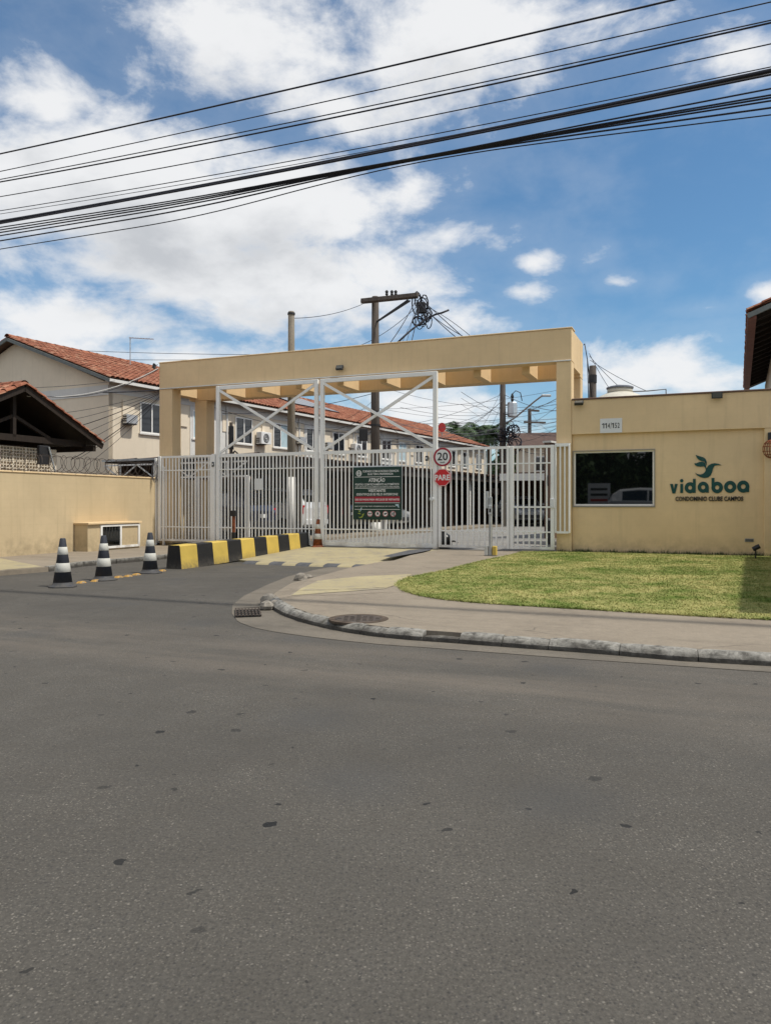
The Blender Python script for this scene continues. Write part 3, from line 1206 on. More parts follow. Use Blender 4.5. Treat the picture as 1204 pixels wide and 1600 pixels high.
pbox(gh, 'pier', 'tan_plaster', sR, sR + .5, .01, RC + .2, Z0, ZF0 - .001)
pbox(gh, 'front_wall', 'tan_plaster', sR + .5, 5.55, RC, RC + .2, Z0, ZF0 - .001)
pbox(gh, 'side_wall', 'tan_plaster', .001, .2, RC + .2, GD, Z0, ZF1 - .3)
pbox(gh, 'side_wall', 'tan_plaster', 5.35, 5.55, RC + .2, GD, Z0, ZF1 - .3)
pbox(gh, 'rear_wall', 'tan_plaster', .2, 5.35, GD - .2, GD, Z0, ZF1 - .3)
pbox(gh, 'roof_slab', 'concrete_grey', .2, 5.5, .2, GD, ZF1 - .42, ZF1 - .3)
win = link('window', None, gh)
fw = .035
mb = MB()
for a in ((wS0, wS1, wz0, wz0 + fw), (wS0, wS1, wz1 - fw, wz1), (wS0, wS0 + fw, wz0 + fw, wz1 - fw), (wS1 - fw, wS1, wz0 + fw, wz1 - fw)):
    mb.box(a[0], a[1], RC + .045, RC + .10, a[2], a[3])
mb.build('frame', 'white_metal', win)
mb = MB(); mb.box(wS0 + fw, wS1 - fw, RC + .065, RC + .075, wz0 + fw, wz1 - fw); mb.build('pane', 'glass_dark', win)
mb = MB()
sf = .022
for a in ((wS0 - .02, wS1 + .02, wz0 - .035, wz0 - .002), (wS0 - .02, wS1 + .02, wz1 + .002, wz1 + .022), (wS0 - .02, wS0 - .002, wz0 - .002, wz1 + .002), (wS1 + .002, wS1 + .02, wz0 - .002, wz1 + .002)):
    mb.box(a[0], a[1], RC - .022, RC + .04, a[2], a[3])
mb.build('sill', 'granite', win)
# small grey vent plate
a = s_at(1163, RC); b = s_at(1177, RC)
vp = link('vent_plate', None, gh)
zc = EYE - (844 - HY) / F * W(a, RC).y
mb = MB(); mb.box(a, b, RC - .015, RC - .001, zc - .035, zc + .035); mb.build('plate', 'grey_metal', vp)
for k in range(5):
    z_ = zc - .024 + k * .012
    mb = MB(); mb.box(a + .01, b - .01, RC - .020, RC - .0152, z_ - .003, z_ + .003); mb.build('slat', 'dark_metal', vp)

# number plate
pA, pB = s_at(937, 0), s_at(971.5, 0)
zc = z_at(954, 665)
npl = st_thing('number_plate', 'white house number plate reading 114/152 on the parapet', 'number plate', (pA + pB) / 2, 0, zc)
hw = (pB - pA) / 2
mb = MB(); mb.box(-hw, hw, -.016, -.001, -.165, .165, c=.004); mb.build('plate', 'plate_white', npl)
nx_ = -hw * .80
stp = hw * 1.60 / 6.6
for ch in '114/152':
    wch = stp * (.62 if ch == '/' else 1.0)
    if ch == '1':
        m_ = MB(); m_.plate([(-.004, -.058), (.016, -.058), (.016, .058), (-.004, .058), (-.034, .040), (-.034, .022), (-.004, .036)], -.0195, -.0165)
        m_.build('numeral', 'sign_black', npl, loc=(nx_ + wch / 2, 0, 0))
    else:
        link('numeral', text_mesh(ch, .116 if ch != '/' else .14, 'sign_black', 'numeral', .014, stp * (.70 if ch != '/' else .42), .003), npl, (nx_ + wch / 2, -.0185, 0))
    nx_ += wch

# condominium lettering
lgS0, lgS1 = s_at(1046, RC), s_at(1170, RC)
cS = (lgS0 + lgS1) / 2
Yc = W(cS, RC).y
upx = Yc / F                      # metres per photograph pixel here, vertically
lg = st_thing('wall_lettering', 'raised green bird emblem and lowercase name lettering on guardhouse wall', 'lettering', cS, RC, EYE + (HY - 770) * upx)
kx = (lgS1 - lgS0) / 940.0        # zoomed-picture unit (7.525 per pixel) -> metres along the wall
kz = upx / 7.525
LZ = 590.0                        # baseline of the letters in those units


def Lp(x, y):
    return ((x - 588) * kx, (LZ - y) * kz)


def letter(polys, rings=()):
    m_ = MB()
    for p_ in polys:
        m_.plate([Lp(*q) for q in p_], -.016, -.002)
    for (ox, oy, ro, ri) in rings:
        o_ = [Lp(ox + ro * math.cos(R(k * 15)), oy - ro * math.sin(R(k * 15))) for k in range(24)]
        i_ = [Lp(ox + ri * math.cos(R(k * 15)), oy - ri * math.sin(R(k * 15))) for k in range(24)]
        m_.ringplate(o_, i_, -.0155, -.002)
    m_.build('letter', 'logo_green', lg)


letter([[(120, 482), (150, 596), (185, 596), (215, 482), (180, 482), (168, 545), (156, 482)][::-1]])
letter([[(245, 482), (245, 590), (280, 590), (280, 482)][::-1], [(263 + 21 * math.cos(R(k * 30)), 444 + 21 * math.sin(R(k * 30))) for k in range(12)][::-1]])
letter([[(398, 424), (398, 590), (432, 590), (432, 424)][::-1]], [(364, 528, 66, 24)])
letter([[(553, 528), (553, 588), (588, 588), (588, 528)][::-1]], [(521, 524, 66, 24)])
letter([[(620, 416), (620, 530), (655, 530), (655, 416)][::-1]], [(686, 528, 68, 25)])
letter([], [(838, 522, 71, 27)])
letter([[(1020, 520), (1020, 584), (1057, 584), (1057, 520)][::-1]], [(989, 520, 71, 27)])
bird = [[(432, 142), (470, 155), (520, 170), (548, 190), (562, 222), (563, 268), (552, 250), (536, 222), (505, 214), (470, 200), (446, 178)],
        [(414, 240), (440, 240), (470, 226), (505, 222), (535, 232), (550, 256), (556, 290), (552, 325), (546, 296), (530, 278), (490, 282), (450, 276), (424, 262)],
        [(424, 352), (452, 368), (490, 374), (520, 364), (545, 340), (560, 300), (585, 266), (620, 248), (660, 242), (700, 250), (738, 268), (690, 266), (655, 274), (640, 298), (628, 345), (610, 385), (580, 410), (535, 416), (490, 406), (450, 384)]]
for p_ in bird:
    m_ = MB(); m_.plate([Lp(*q) for q in p_][::-1], -.016, -.002); m_.build('bird_emblem', 'logo_green', lg)
sub = text_mesh('CONDOMINIO CLUBE CAMPOS', 50 * kz, 'sign_black', 'small_lettering', .028, (990 - 188) * kx, .02)
link('small_lettering', sub, lg, (0, -.014, Lp(0, 660)[1]))

# round woven wall lamp at the picture's edge
s_ = s_at(1203, .0)
wl = st_thing('wall_lamp', 'round brown woven wall lamp on the guardhouse pier', 'wall lamp', s_, .01, z_at(1203, 702))
mb = MB()
for k in range(9):
    a = PI * k / 9
    mb.tube([(.16 * math.cos(a) * math.sin(b_ * PI / 10), -.10 - .10 * math.sin(a) * math.sin(b_ * PI / 10), .19 * math.cos(b_ * PI / 10)) for b_ in range(11)], .009, 5)
for z_ in (-.12, -.05, .05, .12):
    rr = math.sqrt(.19 ** 2 - z_ ** 2) * .85
    mb.tube([(rr * math.cos(k * PI / 12), -.10 - rr * .6 * math.sin(k * PI / 12), z_) for k in range(13)], .008, 5)
mb.build('woven_shade', 'rust_orange', wl)
mb = MB(); mb.box(-.05, .05, -.06, 0, .15, .36, c=.01); mb.build('bracket', 'dark_metal', wl)


def flood(name_label, s_, z_, t_=0.0, w_=.20, yaw=0.0, tilt=25):
    f_ = thing('flood_lamp', name_label, 'flood lamp', W(s_, t_, z_), -TH + yaw, 'small flood lamps on the portal and guardhouse')
    h_ = w_ * .62
    tl = R(tilt)
    cy, sy = math.cos(tl), math.sin(tl)

    def rt(v):
        x, y, z = v
        return (x, -.10 + y * cy + z * sy, z * cy - y * sy - .02)
    m_ = MB(); m_.box(-w_ / 2, w_ / 2, -.03, .03, -h_ / 2, h_ / 2, c=.006); m_.v = [rt(v) for v in m_.v]; m_.build('housing', 'black_plastic', f_)
    m_ = MB(); m_.box(-w_ / 2 + .018, w_ / 2 - .018, -.036, -.0305, -h_ / 2 + .018, h_ / 2 - .018); m_.v = [rt(v) for v in m_.v]; m_.build('lens', 'lamp_glass', f_)
    m_ = MB(); m_.bar((0, -.09, -.02), (0, .001, .03), .03, .012); m_.build('bracket', 'dark_metal', f_)


flood('small black flood lamp in the middle of the portal beam', s_at(533, 0), z_at(533, 574))
flood('black flood lamp on the left end of the portal beam', sL - .05, z_at(248, 571), 0, .22, R(-60), 10)
flood('black flood lamp at the parapet corner beside the portal column', s_at(905, 0), z_at(905, 629), 0, .20, 0, 55)
flood('black flood lamp over the green lettering on the parapet edge', s_at(1119.5, 0), z_at(1119, 617), 0, .22, 0, -5)

# garden spot lamp
p = gnd(1180, 873, GZ)
sp = thing('garden_lamp', 'small black spike lamp on the lawn by the wall', 'garden lamp', (p.x, p.y, GZ))
mb = MB(); mb.tube([(0, 0, -.05), (0, 0, .2)], .016, 8); mb.build('spike', 'black_plastic', sp)
mb = MB(); mb.tube([(-.05, .02, .19), (.02, -.01, .235), (.07, -.03, .262)], [.045, .05, .05], 10); mb.build('lamp_head', 'black_plastic', sp)

# perimeter wall at the right end of the lawn, outside the picture: it shades the lawn's end
HW_ = 2.3
shv = Vector((math.cos(SUN_AZ), math.sin(SUN_AZ), 0)) * ((HW_ - .14) / math.tan(SUN_EL))
wA, wB_ = gndp(1163, 865) + shv, gndp(1155.5, 957) + shv
wdv = wA - wB_
wr = thing('perimeter_wall', 'tan perimeter wall closing the lawn beyond the guardhouse', 'wall', (wB_.x, wB_.y, 0), math.atan2(wdv.y, wdv.x) - PI / 2)
pbox(wr, 'wall', 'tan_wall', 0, .2, -.1, wdv.length - 1.3, .0, HW_)
pbox(wr, 'coping', 'concrete_grey', -.004, .22, -.12, wdv.length - 1.3, HW_ + .001, HW_ + .03)

# ================================================================== FENCE AND GATES
TG = -.10        # plane of the gates
ZTOP, ZB0 = 2.68, .22
bar_h = {}


def bar_mesh(z0, z1, w_=.036):
    key = (round(z0, 3), round(z1, 3), w_)
    if key not in bar_h:
        m_ = MB(); m_.box(-w_ / 2, w_ / 2, -.012, .012, z0, z1); bar_h[key] = m_.mesh('bar', 'white_metal')
    return bar_h[key]


def panel(par, x0, x1, n, rails, z0=ZB0, z1=ZTOP, stile=.08, bar_w=.036):
    """bars between two stiles; x relative to the parent"""
    for x in (x0, x1):
        if stile:
            mb_ = MB(); mb_.box(x - stile / 2, x + stile / 2, -.04, .04, z0, z1, c=.006); mb_.build('stile', 'white_metal', par)
    for (z_, h_) in rails:
        mb_ = MB(); mb_.box(x0 + stile / 2 + .001, x1 - stile / 2 - .001, -.022, .022, z_ - h_ / 2, z_ + h_ / 2); mb_.build('rail', 'white_metal', par)
    for k in range(1, n):
        x = x0 + (x1 - x0) * k / n
        link('bar', bar_mesh(z0 + .03, z1 - .03, bar_w), par, (x, 0, 0))


RAILS = [(ZTOP - .03, .06), (2.26, .03), (.63, .03), (ZB0 + .03, .06)]
sa, sb = s_at(250, TG), s_at(331, TG)
fp = st_thing('fence_panel', 'white barred fence panel between side wall and gate post', 'fence', sa, TG, 0)
panel(fp, 0, sb - sa, 16, RAILS, stile=.10)
mb = MB(); mb.box(.10, .16, -.03, .03, .10, ZTOP - .3, c=.004); mb.build('post', 'white_metal', fp)
mb = MB(); mb.box(-.18, -.12, -.03, .03, .10, ZTOP - .05, c=.004); mb.build('post', 'white_metal', fp)

gp = st_thing('gate_post', 'square white steel post at the outer edge of the vehicle gates', 'post', sb + .075, TG, 0)
mb = MB(); mb.box(-.055, .055, -.055, .055, .12, ZTOP + .02, c=.008); mb.build('post', 'white_metal', gp)
mb = MB(); mb.box(-.035, .035, -.075, -.056, 2.34, 2.47, c=.006); mb.build('sensor', 'black_plastic', gp)
mb = MB(); mb.box(-.016, .016, -.080, -.076, 2.385, 2.43); mb.build('sensor_lens', 'sign_white', gp)


def leaf_gate(label, px0, px1, n):
    a_, b_ = s_at(px0, TG), s_at(px1, TG)
    g_ = st_thing('vehicle_gate', label, 'gate', a_, TG, 0, 'tall vehicle gate leaves with cross braces')
    w_ = b_ - a_
    for x in (0, w_):
        mb_ = MB(); mb_.box(x - .055, x + .055, -.045, .045, .18, 4.60, c=.008); mb_.build('stile', 'white_metal', g_)
    mb_ = MB(); mb_.box(.056, w_ - .056, -.04, .04, 4.50, 4.60, c=.008); mb_.build('top_rail', 'white_metal', g_)
    panel(g_, 0, w_, n, [(ZTOP - .035, .09), (2.26, .03), (.63, .03), (ZB0 + .03, .10)], stile=.0)
    for (x0, z0, x1, z1, yy) in ((.05, 4.48, w_ - .05, ZTOP + .05, -.02), (.05, ZTOP + .05, w_ - .05, 4.48, .022)):
        mb_ = MB(); mb_.bar((x0, yy, z0), (x1, yy, z1), .07, .04, (0, 1, 0)); mb_.build('brace', 'white_metal', g_)
    return g_, a_, w_


g1, g1s, g1w = leaf_gate('tall white barred vehicle gate leaf behind the striped barrier', 341, 494.5, 28)
g2, g2s, g2w = leaf_gate('tall white barred vehicle gate leaf carrying the green notice', 503.5, 680, 28)
# white plate bolted to the first leaf
x = s_at(405, TG) - g1s
mb = MB(); mb.box(x - .14, x + .14, -.03, -.016, 1.68, 1.99); mb.build('plate', 'plate_white', g1)

mp = st_thing('gate_post', 'thick white steel post between vehicle gate and pedestrian fence', 'post', s_at(676.5, -.05), TG + .02, 0)
mb = MB(); mb.box(-.03, .12, .05, .14, .12, ZTOP + .05, c=.008); mb.build('post', 'white_metal', mp)
mb = MB(); mb.box(-.16, -.09, -.13, -.07, 2.37, 2.49, c=.008); mb.build('sensor', 'black_plastic', mp)
mb = MB(); mb.box(-.140, -.11, -.134, -.1305, 2.405, 2.455); mb.build('sensor_lens', 'sign_white', mp)
mb = MB(); mb.lathe([(.05, -.03), (.055, 0), (.04, .03)], 12); mb.v = [(x, z - .09, y + 1.42) for x, y, z in mb.v]; mb.build('lock_knob', 'plate_white', mp)

c0, c1 = s_at(687, TG), s_at(793.5, TG)
fx = st_thing('fence_panel', 'white barred fence panel beside the round speed sign', 'fence', c0, TG, 0)
panel(fx, 0, c1 - c0, 12, RAILS, stile=.07, bar_w=.040)
d0, d1 = s_at(799.5, TG), s_at(863, TG)
pg = st_thing('pedestrian_gate', 'narrow white barred pedestrian gate next to the guardhouse column', 'gate', d0, TG, 0)
panel(pg, 0, d1 - d0, 7, RAILS + [(1.22, .04)], stile=.09, bar_w=.040)
mb = MB(); mb.box(d1 - d0 - .05, d1 - d0 + .05, -.07, -.042, 1.20, 1.42, c=.006); mb.build('lock_box', 'plate_white', pg)
mb = MB(); mb.tube([(d1 - d0 - .10, -.06, 1.72), (d1 - d0 - .10, -.09, 1.78), (d1 - d0 - .10, -.09, 1.92), (d1 - d0 - .10, -.06, 1.97)], .014, 6); mb.build('handle', 'dark_metal', pg)
e0, e1 = s_at(868, TG), s_at(889, TG)
gr = st_thing('grille', 'short white grille fixed in front of the portal column', 'grille', e0, TG, 0)
panel(gr, 0, e1 - e0, 3, [(ZTOP - .02, .05), (.63, .05)], .62, ZTOP, .035, .035)
mb = MB(); mb.box(e0 - e0 - .02, e1 - e0 + .02, -.02, .095, ZTOP + .001, ZTOP + .03); mb.build('cap', 'white_metal', gr)

# ------------------------------------------------------------------ green notice
n0, n1_ = s_at(551.5, TG - .06), s_at(627, TG - .06)
Yn = W((n0 + n1_) / 2, TG - .06).y
zt, zb = EYE + (HY - 729.5) / F * Yn, EYE - (812.0 - HY) / F * Yn
nw, nh = (n1_ - n0), zt - zb
ns = st_thing('notice_board', 'dark green notice board with white lettering hung on the gate', 'sign', (n0 + n1_) / 2, TG - .06, zb)
mb = MB(); mb.box(-nw / 2, nw / 2, 0, .012, 0, nh); mb.build('board', 'sign_green', ns)


def nz(v):          # picture rows of the notice (125 top .. 1110 bottom) -> height
    return nh * (1110 - v) / 985.0


def nx(v):
    return nw * ((v - 148) / 892.0 - .5)


def line_txt(txt, x0, x1, y0, y1, bold=.02, m='sign_white'):
    me = text_mesh(txt, nz(y0) - nz(y1), m, 'lettering', bold, nx(x1) - nx(x0), .002)
    link('lettering', me, ns, ((nx(x0) + nx(x1)) / 2, -.004, (nz(y0) + nz(y1)) / 2))


line_txt('CUIDADO COM AS NOSSAS CRIANÇAS', 330, 990, 190, 226)
line_txt('ELAS TEM A PREFERENCIA', 425, 890, 240, 274)
line_txt('ATENÇÃO', 440, 740, 338, 402, .03)
line_txt('PORTÃO COM FECHAMENTO AUTOMÁTICO', 190, 998, 428, 464)
line_txt('NÃO APROVEITE O FECHAMENTO DO PORTÃO PARA PASSAR', 188, 998, 484, 504, .01)
line_txt('VISITANTE', 432, 752, 542, 592, .03)
line_txt('IDENTIFIQUE-SE PELO INTERFONE', 215, 975, 620, 660)
for y in (310, 522, 795, 918):
    mb = MB(); mb.box(nx(180), nx(1010), -.0035, -.0005, nz(y + 4), nz(y - 4)); mb.build('rule', 'sign_white', ns)
mb = MB(); mb.box(nx(180), nx(1010), -.003, -.0005, nz(780), nz(678)); mb.build('red_band', 'sign_wine', ns)
line_txt('USO DE VAGAS PARA VEICULOS DE VISITANTES', 185, 1000, 718, 750, .03)
line_txt('NÃO ESTACIONE PARA DESEMBARQUE NO PORTÃO', 180, 930, 850, 868, .012)


def disc(par, name, x, z, r, m, y0, y1, n=24):
    mb_ = MB(); mb_.plate([(x + r * math.cos(2 * PI * k / n), z + r * math.sin(2 * PI * k / n)) for k in range(n)], y0, y1)
    return mb_.build(name, m, par)


kr = nw / 892.0
disc(ns, 'emblem', nx(257), nz(240), 52 * kr, 'sign_white', -.003, -.0005)
mb = MB(); mb.ringplate([(nx(257) + 38 * kr * math.cos(k * PI / 10), nz(240) + 38 * kr * math.sin(k * PI / 10)) for k in range(20)],
                        [(nx(257) + 28 * kr * math.cos(k * PI / 10), nz(240) + 28 * kr * math.sin(k * PI / 10)) for k in range(20)], -.0045, -.0032)
mb.box(nx(250), nx(264), -.0046, -.0032, nz(272), nz(210)); mb.build('emblem_mark', 'sign_green', ns)
for (x, kind) in ((462, 0), (606, 1), (747, 2), (888, 3)):
    disc(ns, 'emblem', nx(x), nz(1000), 50 * kr, 'sign_white', -.003, -.0005)
    mb = MB(); mb.ringplate([(nx(x) + 49 * kr * math.cos(k * PI / 12), nz(1000) + 49 * kr * math.sin(k * PI / 12)) for k in range(24)],
                            [(nx(x) + 40 * kr * math.cos(k * PI / 12), nz(1000) + 40 * kr * math.sin(k * PI / 12)) for k in range(24)], -.0045, -.0032)
    mb.build('emblem_ring', 'sign_wine', ns)
    mb = MB()
    if kind == 0:
        mb.box(nx(x - 28), nx(x - 4), -.0044, -.0032, nz(1008), nz(982)); mb.box(nx(x + 4), nx(x + 28), -.0044, -.0032, nz(1008), nz(982)); mb.box(nx(x - 15), nx(x + 15), -.0044, -.0032, nz(1030), nz(1020))
    elif kind == 1:
        mb.plate([(nx(x - 18), nz(975)), (nx(x + 12), nz(970)), (nx(x + 24), nz(1028)), (nx(x + 4), nz(1010)), (nx(x - 12), nz(1030))][::-1], -.0044, -.0032)
    elif kind == 2:
        mb.plate([(nx(x - 34), nz(1004)), (nx(x - 10), nz(986)), (nx(x + 34), nz(982)), (nx(x + 22), nz(1004)), (nx(x - 6), nz(1018))][::-1], -.0044, -.0032)
    else:
        mb.box(nx(x), nx(x + 24), -.0044, -.0032, nz(1034), nz(966)); mb.box(nx(x - 26), nx(x - 10), -.0044, -.0032, nz(1026), nz(974))
    mb.build('emblem_mark', 'sign_black', ns)
mb = MB()
mb.plate([(nx(a_), nz(b_)) for a_, b_ in ((245, 1058), (285, 1064), (318, 1040), (320, 1008), (358, 990), (344, 1030), (320, 1072), (275, 1080))][::-1], -.004, -.0006)
mb.plate([(nx(a_), nz(b_)) for a_, b_ in ((232, 990), (262, 985), (296, 1002), (292, 1012), (258, 1004))][::-1], -.004, -.0006)
mb.plate([(nx(a_), nz(b_)) for a_, b_ in ((246, 938), (270, 942), (286, 968), (278, 972), (256, 958))][::-1], -.004, -.0006)
mb.build('leaf_emblem', 'leaf_lime', ns)
mb = MB(); mb.plate([(nx(a_), nz(b_)) for a_, b_ in ((300, 880), (316, 884), (300, 930), (282, 960), (280, 930))][::-1], -.0042, -.0007)
mb.plate([(nx(a_), nz(b_)) for a_, b_ in ((928, 822), (990, 818), (992, 852), (998, 888), (980, 880), (968, 856), (936, 852))][::-1], -.0042, -.0007)
mb.build('arrow_mark', 'curtain_blue', ns)

# ------------------------------------------------------------------ round speed sign and PARE octagon
Yt = W(s_at(691, TG - .08), TG - .08).y
m_px = Yt / F
s_ = s_at(691, TG - .08)
sp20 = st_thing('speed_sign', 'round white speed sign with red rim reading 20', 'sign', s_, TG - .08, EYE + (HY - 714) * m_px)
r_ = 14.8 * m_px
disc(sp20, 'plate', 0, 0, r_, 'sign_white', 0, .008, 40)
mb = MB(); mb.ringplate([(r_ * math.cos(k * PI / 20), r_ * math.sin(k * PI / 20)) for k in range(40)],
                        [(r_ * .80 * math.cos(k * PI / 20), r_ * .80 * math.sin(k * PI / 20)) for k in range(40)], -.003, -.0005)
mb.build('rim', 'sign_wine', sp20)
link('numerals', text_mesh('20', r_ * .80, 'sign_black', 'numerals', .018, r_ * 1.15, .003), sp20, (0, -.003, r_ * .06))
link('lettering', text_mesh('km/h', r_ * .17, 'sign_black', 'lettering', .012, r_ * .5, .003), sp20, (0, -.003, -r_ * .56))
mb = MB(); mb.box(-.09, .02, .009, .035, -.03, .03); mb.build('bracket', 'white_metal', sp20)
pare = st_thing('stop_sign', 'red octagonal stop sign reading PARE on the gate post', 'sign', s_ - .005, TG - .08, EYE + (HY - 746) * m_px)
r8 = 14.6 * m_px
oc = [(r8 * math.cos(R(22.5 + 45 * k)), r8 * math.sin(R(22.5 + 45 * k))) for k in range(8)]
mb = MB(); mb.plate(oc, 0, .008); mb.build('plate', 'sign_red', pare)
mb = MB(); mb.ringplate([(x * .97, z * .97) for x, z in oc], [(x * .925, z * .925) for x, z in oc], -.002, -.0004); mb.build('border', 'sign_white', pare)
link('lettering', text_mesh('PARE', r8 * .56, 'sign_white', 'lettering', .045, r8 * 1.66, .003), pare, (0, -.003, 0))
mb = MB(); mb.box(-.09, .02, .009, .035, -.03, .03); mb.build('bracket', 'white_metal', pare)

# ------------------------------------------------------------------ intercom pedestal
p = gnd(766, 868, .16)
ic = thing('intercom_post', 'slim galvanised intercom post with yellow foot standing before the fence', 'post', (p.x, p.y, .15), -TH)
mb = MB(); mb.box(-.035, .035, -.03, .03, 0, 1.30, c=.008); mb.build('post', 'grey_metal', ic)
mb = MB(); mb.box(-.10, -.045, -.05, .05, 1.05, 1.42, c=.006); mb.build('hood', 'grey_metal', ic)
mb = MB(); mb.box(-.04, .045, -.052, -.031, .92, 1.12, c=.006); mb.build('intercom', 'aluminium', ic)
mb = MB(); mb.box(-.018, .022, -.058, -.0525, .96, 1.04); mb.build('speaker_grille', 'dark_metal', ic)
mb = MB(); mb.box(-.13, .15, -.07, .07, 0.005, .02); mb.build('base_plate', 'concrete_grey', ic)
mb = MB(); mb.box(.05, .14, -.05, .05, .02, .22, c=.01); mb.build('foot', 'paint_yellow', ic)
mb = MB(); mb.box(-.13, -.05, -.05, .05, .02, .22, c=.01); mb.build('foot', 'reflective_white', ic)
mb = MB(); mb.tube([(.015, -.034, .05), (.02, -.04, .6), (.015, -.036, 1.0)], .008, 5); mb.build('cord', 'cable_white', ic)

# black bag behind the fence
p = W(s_at(692, .5), .5, .155)
bag = thing('rubbish_bag', 'black plastic rubbish bag on the ground behind the bars', 'bag', p, -TH)
mb = MB()
prof = [(.16, 0), (.23, .06), (.24, .2), (.19, .33), (.08, .40), (.06, .43), (.10, .47)]
vs, fs = [], []
r2 = random.Random(5)
for (rr, z_) in prof:
    for k in range(14):
        a = 2 * PI * k / 14
        q = rr * r2.uniform(.86, 1.14)
        vs.append((q * math.cos(a) * 1.05, q * math.sin(a) * .8, z_))
for i_ in range(len(prof) - 1):
    for k in range(14):
        j = (k + 1) % 14
        fs.append((i_ * 14 + k, i_ * 14 + j, i_ * 14 + 14 + j, i_ * 14 + 14 + k))
mb.add(vs, fs)
mb.build('sack', 'plastic_bag', bag, True)
mb = MB(); mb.tube([(.2, -.1, .18), (.34, -.16, .2), (.46, -.2, .16)], [.03, .02, .006], 6); mb.build('loose_flap', 'plastic_bag', bag)

# ================================================================== DRIVE: BARRIER, CONES, STUDS
b0 = gnd(284, 889.5, 0)
b1s, b1t = ST(gnd(489, 855.6, .12))
bs, bt = ST(b0)
dv = W(b1s, b1t) - W(bs, bt)
br = thing('traffic_barrier', 'long concrete traffic barrier painted in black and yellow stripes', 'barrier', (b0.x, b0.y, 0), math.atan2(dv.y, dv.x) - PI / 2)
BL = dv.length - .15
NSEG = 10
wB, wT, hB = .36, .25, .47


def bsec(y, e=0.0):
    g_ = .115 * y / BL
    h_ = hB - .05 * y / BL
    xo = -(wB - wT) / 2
    return [(0, y, -.01 + g_ * .9), (-.006, y, .05 + g_), (xo + .008, y, h_ + g_ - .02), (xo - .01, y, h_ + g_), (-wB - xo + .01, y, h_ + g_), (-wB - xo - .008, y, h_ + g_ - .02), (-wB + .006, y, .05 + g_), (-wB, y, -.01 + g_ * .9)]


for k in range(NSEG):
    y0, y1 = BL * k / NSEG, BL * (k + 1) / NSEG
    mb = MB()
    A, B = bsec(y0), bsec(y1)
    mb.add(A + B, [(i_, 8 + i_, 8 + i_ + 1, i_ + 1) for i_ in range(7)])
    if k == NSEG - 1:
        mb.add(B, [tuple(range(8))[::-1]])
    nm = 'yellow_segment' if k % 2 == 0 else 'black_segment'
    mb.build(nm, 'paint_yellow' if k % 2 == 0 else 'paint_black', br)
mb = MB()
A = bsec(0)
mb.add(A + [(x, -.02, z) for x, y, z in A], [tuple(range(8, 16))] + [(i_ + 8, i_, i_ + 1, i_ + 9) for i_ in range(7)])
mb.build('end_face', 'paint_black', br)


def cone(label, p, h=.76, yaw=0.0, mats=('rubber_dark', 'reflective_white'), group='dark traffic cones with white bands', lean=(0, 0)):
    c_ = link('traffic_cone', None, None, (p.x, p.y, p.z), (lean[0], lean[1], yaw), label, 'traffic cone', group)
    k = h / .76
    # square flared foot
    mb_ = MB()
    vs, fs = [], []
    lev = [(.205, 0, 1.0), (.205, .018, 1.0), (.175, .026, .7), (.150, .05, .25), (.142, .075, 0)]
    for (rr, z_, sq) in lev:
        for i_ in range(24):
            a = 2 * PI * i_ / 24
            m_ = max(abs(math.cos(a)), abs(math.sin(a)))
            q = rr * ((1 - sq * .55) + sq * .55 * min(1 / m_, 1.22))
            vs.append((q * math.cos(a) * k, q * math.sin(a) * k, z_ * k))
    for a in range(len(lev) - 1):
        for i_ in range(24):
            j = (i_ + 1) % 24
            fs.append((a * 24 + i_, a * 24 + j, a * 24 + 24 + j, a * 24 + 24 + i_))
    fs.append(tuple(range(23, -1, -1)))
    mb_.add(vs, fs)
    mb_.build('base', mats[0], c_, True)

    def rad(z_):
        return (.142 - (.142 - .042) * (z_ - .075) / (.76 - .075)) * k
    mb_ = MB(); mb_.lathe([(rad(.07), .07 * k), (rad(.745), .745 * k), (rad(.76) * .85, .76 * k)], 24); mb_.build('body', mats[0], c_, True)
    for (z0, z1) in ((.235, .375), (.505, .625)):
        mb_ = MB(); mb_.lathe([(rad(z0), z0 * k), (rad(z0) + .004, (z0 + .004) * k), (rad(z1) + .004, (z1 - .004) * k), (rad(z1), z1 * k)], 24); mb_.build('white_band', mats[1], c_, True)
    return c_


cone('black and white striped cone, nearest the yellow pavement ramp', gnd(98, 917), .76, .3)
cone('black and white striped cone standing in the middle of its row of three', gnd(162, 906.5), .76, .9)
cone('black and white striped cone nearest the striped barrier', gnd(234.5, 895.5), .76, 1.4)
p = gnd(497, 856, .13)
cone('old rust-orange cone at the far end of the striped barrier', p, .76, .2, ('rust_orange', 'reflective_white'), None)
for i_, (px, py) in enumerate([(127, 911), (149, 908.5), (185, 902.5), (200, 901), (213, 898.5), (253, 892.5)]):
    p = gnd(px, py)
    st_ = thing('road_stud', ['orange road stud just right of the front cone', 'orange road stud touching the middle cone on its near side', 'orange road stud just past the middle cone', 'orange road stud midway between middle and far cones', 'orange road stud just before the far cone', 'orange road stud between the far cone and the striped barrier'][i_], 'road stud', (p.x, p.y, 0), 1.19, 'orange road studs in line with the barrier')
    mb = MB()
    mb.add([(-.07, -.05, 0), (.07, -.05, 0), (.07, .05, 0), (-.07, .05, 0), (-.045, -.028, .028), (.045, -.028, .028), (.045, .028, .028), (-.045, .028, .028)],
           [(4, 5, 6, 7), (0, 1, 5, 4), (1, 2, 6, 5), (2, 3, 7, 6), (3, 0, 4, 7)])
    mb.build('body', 'stud_orange', st_)
    mb = MB(); mb.box(-.03, .03, -.047, -.038, .006, .018); mb.build('reflector', 'reflective_white', st_)

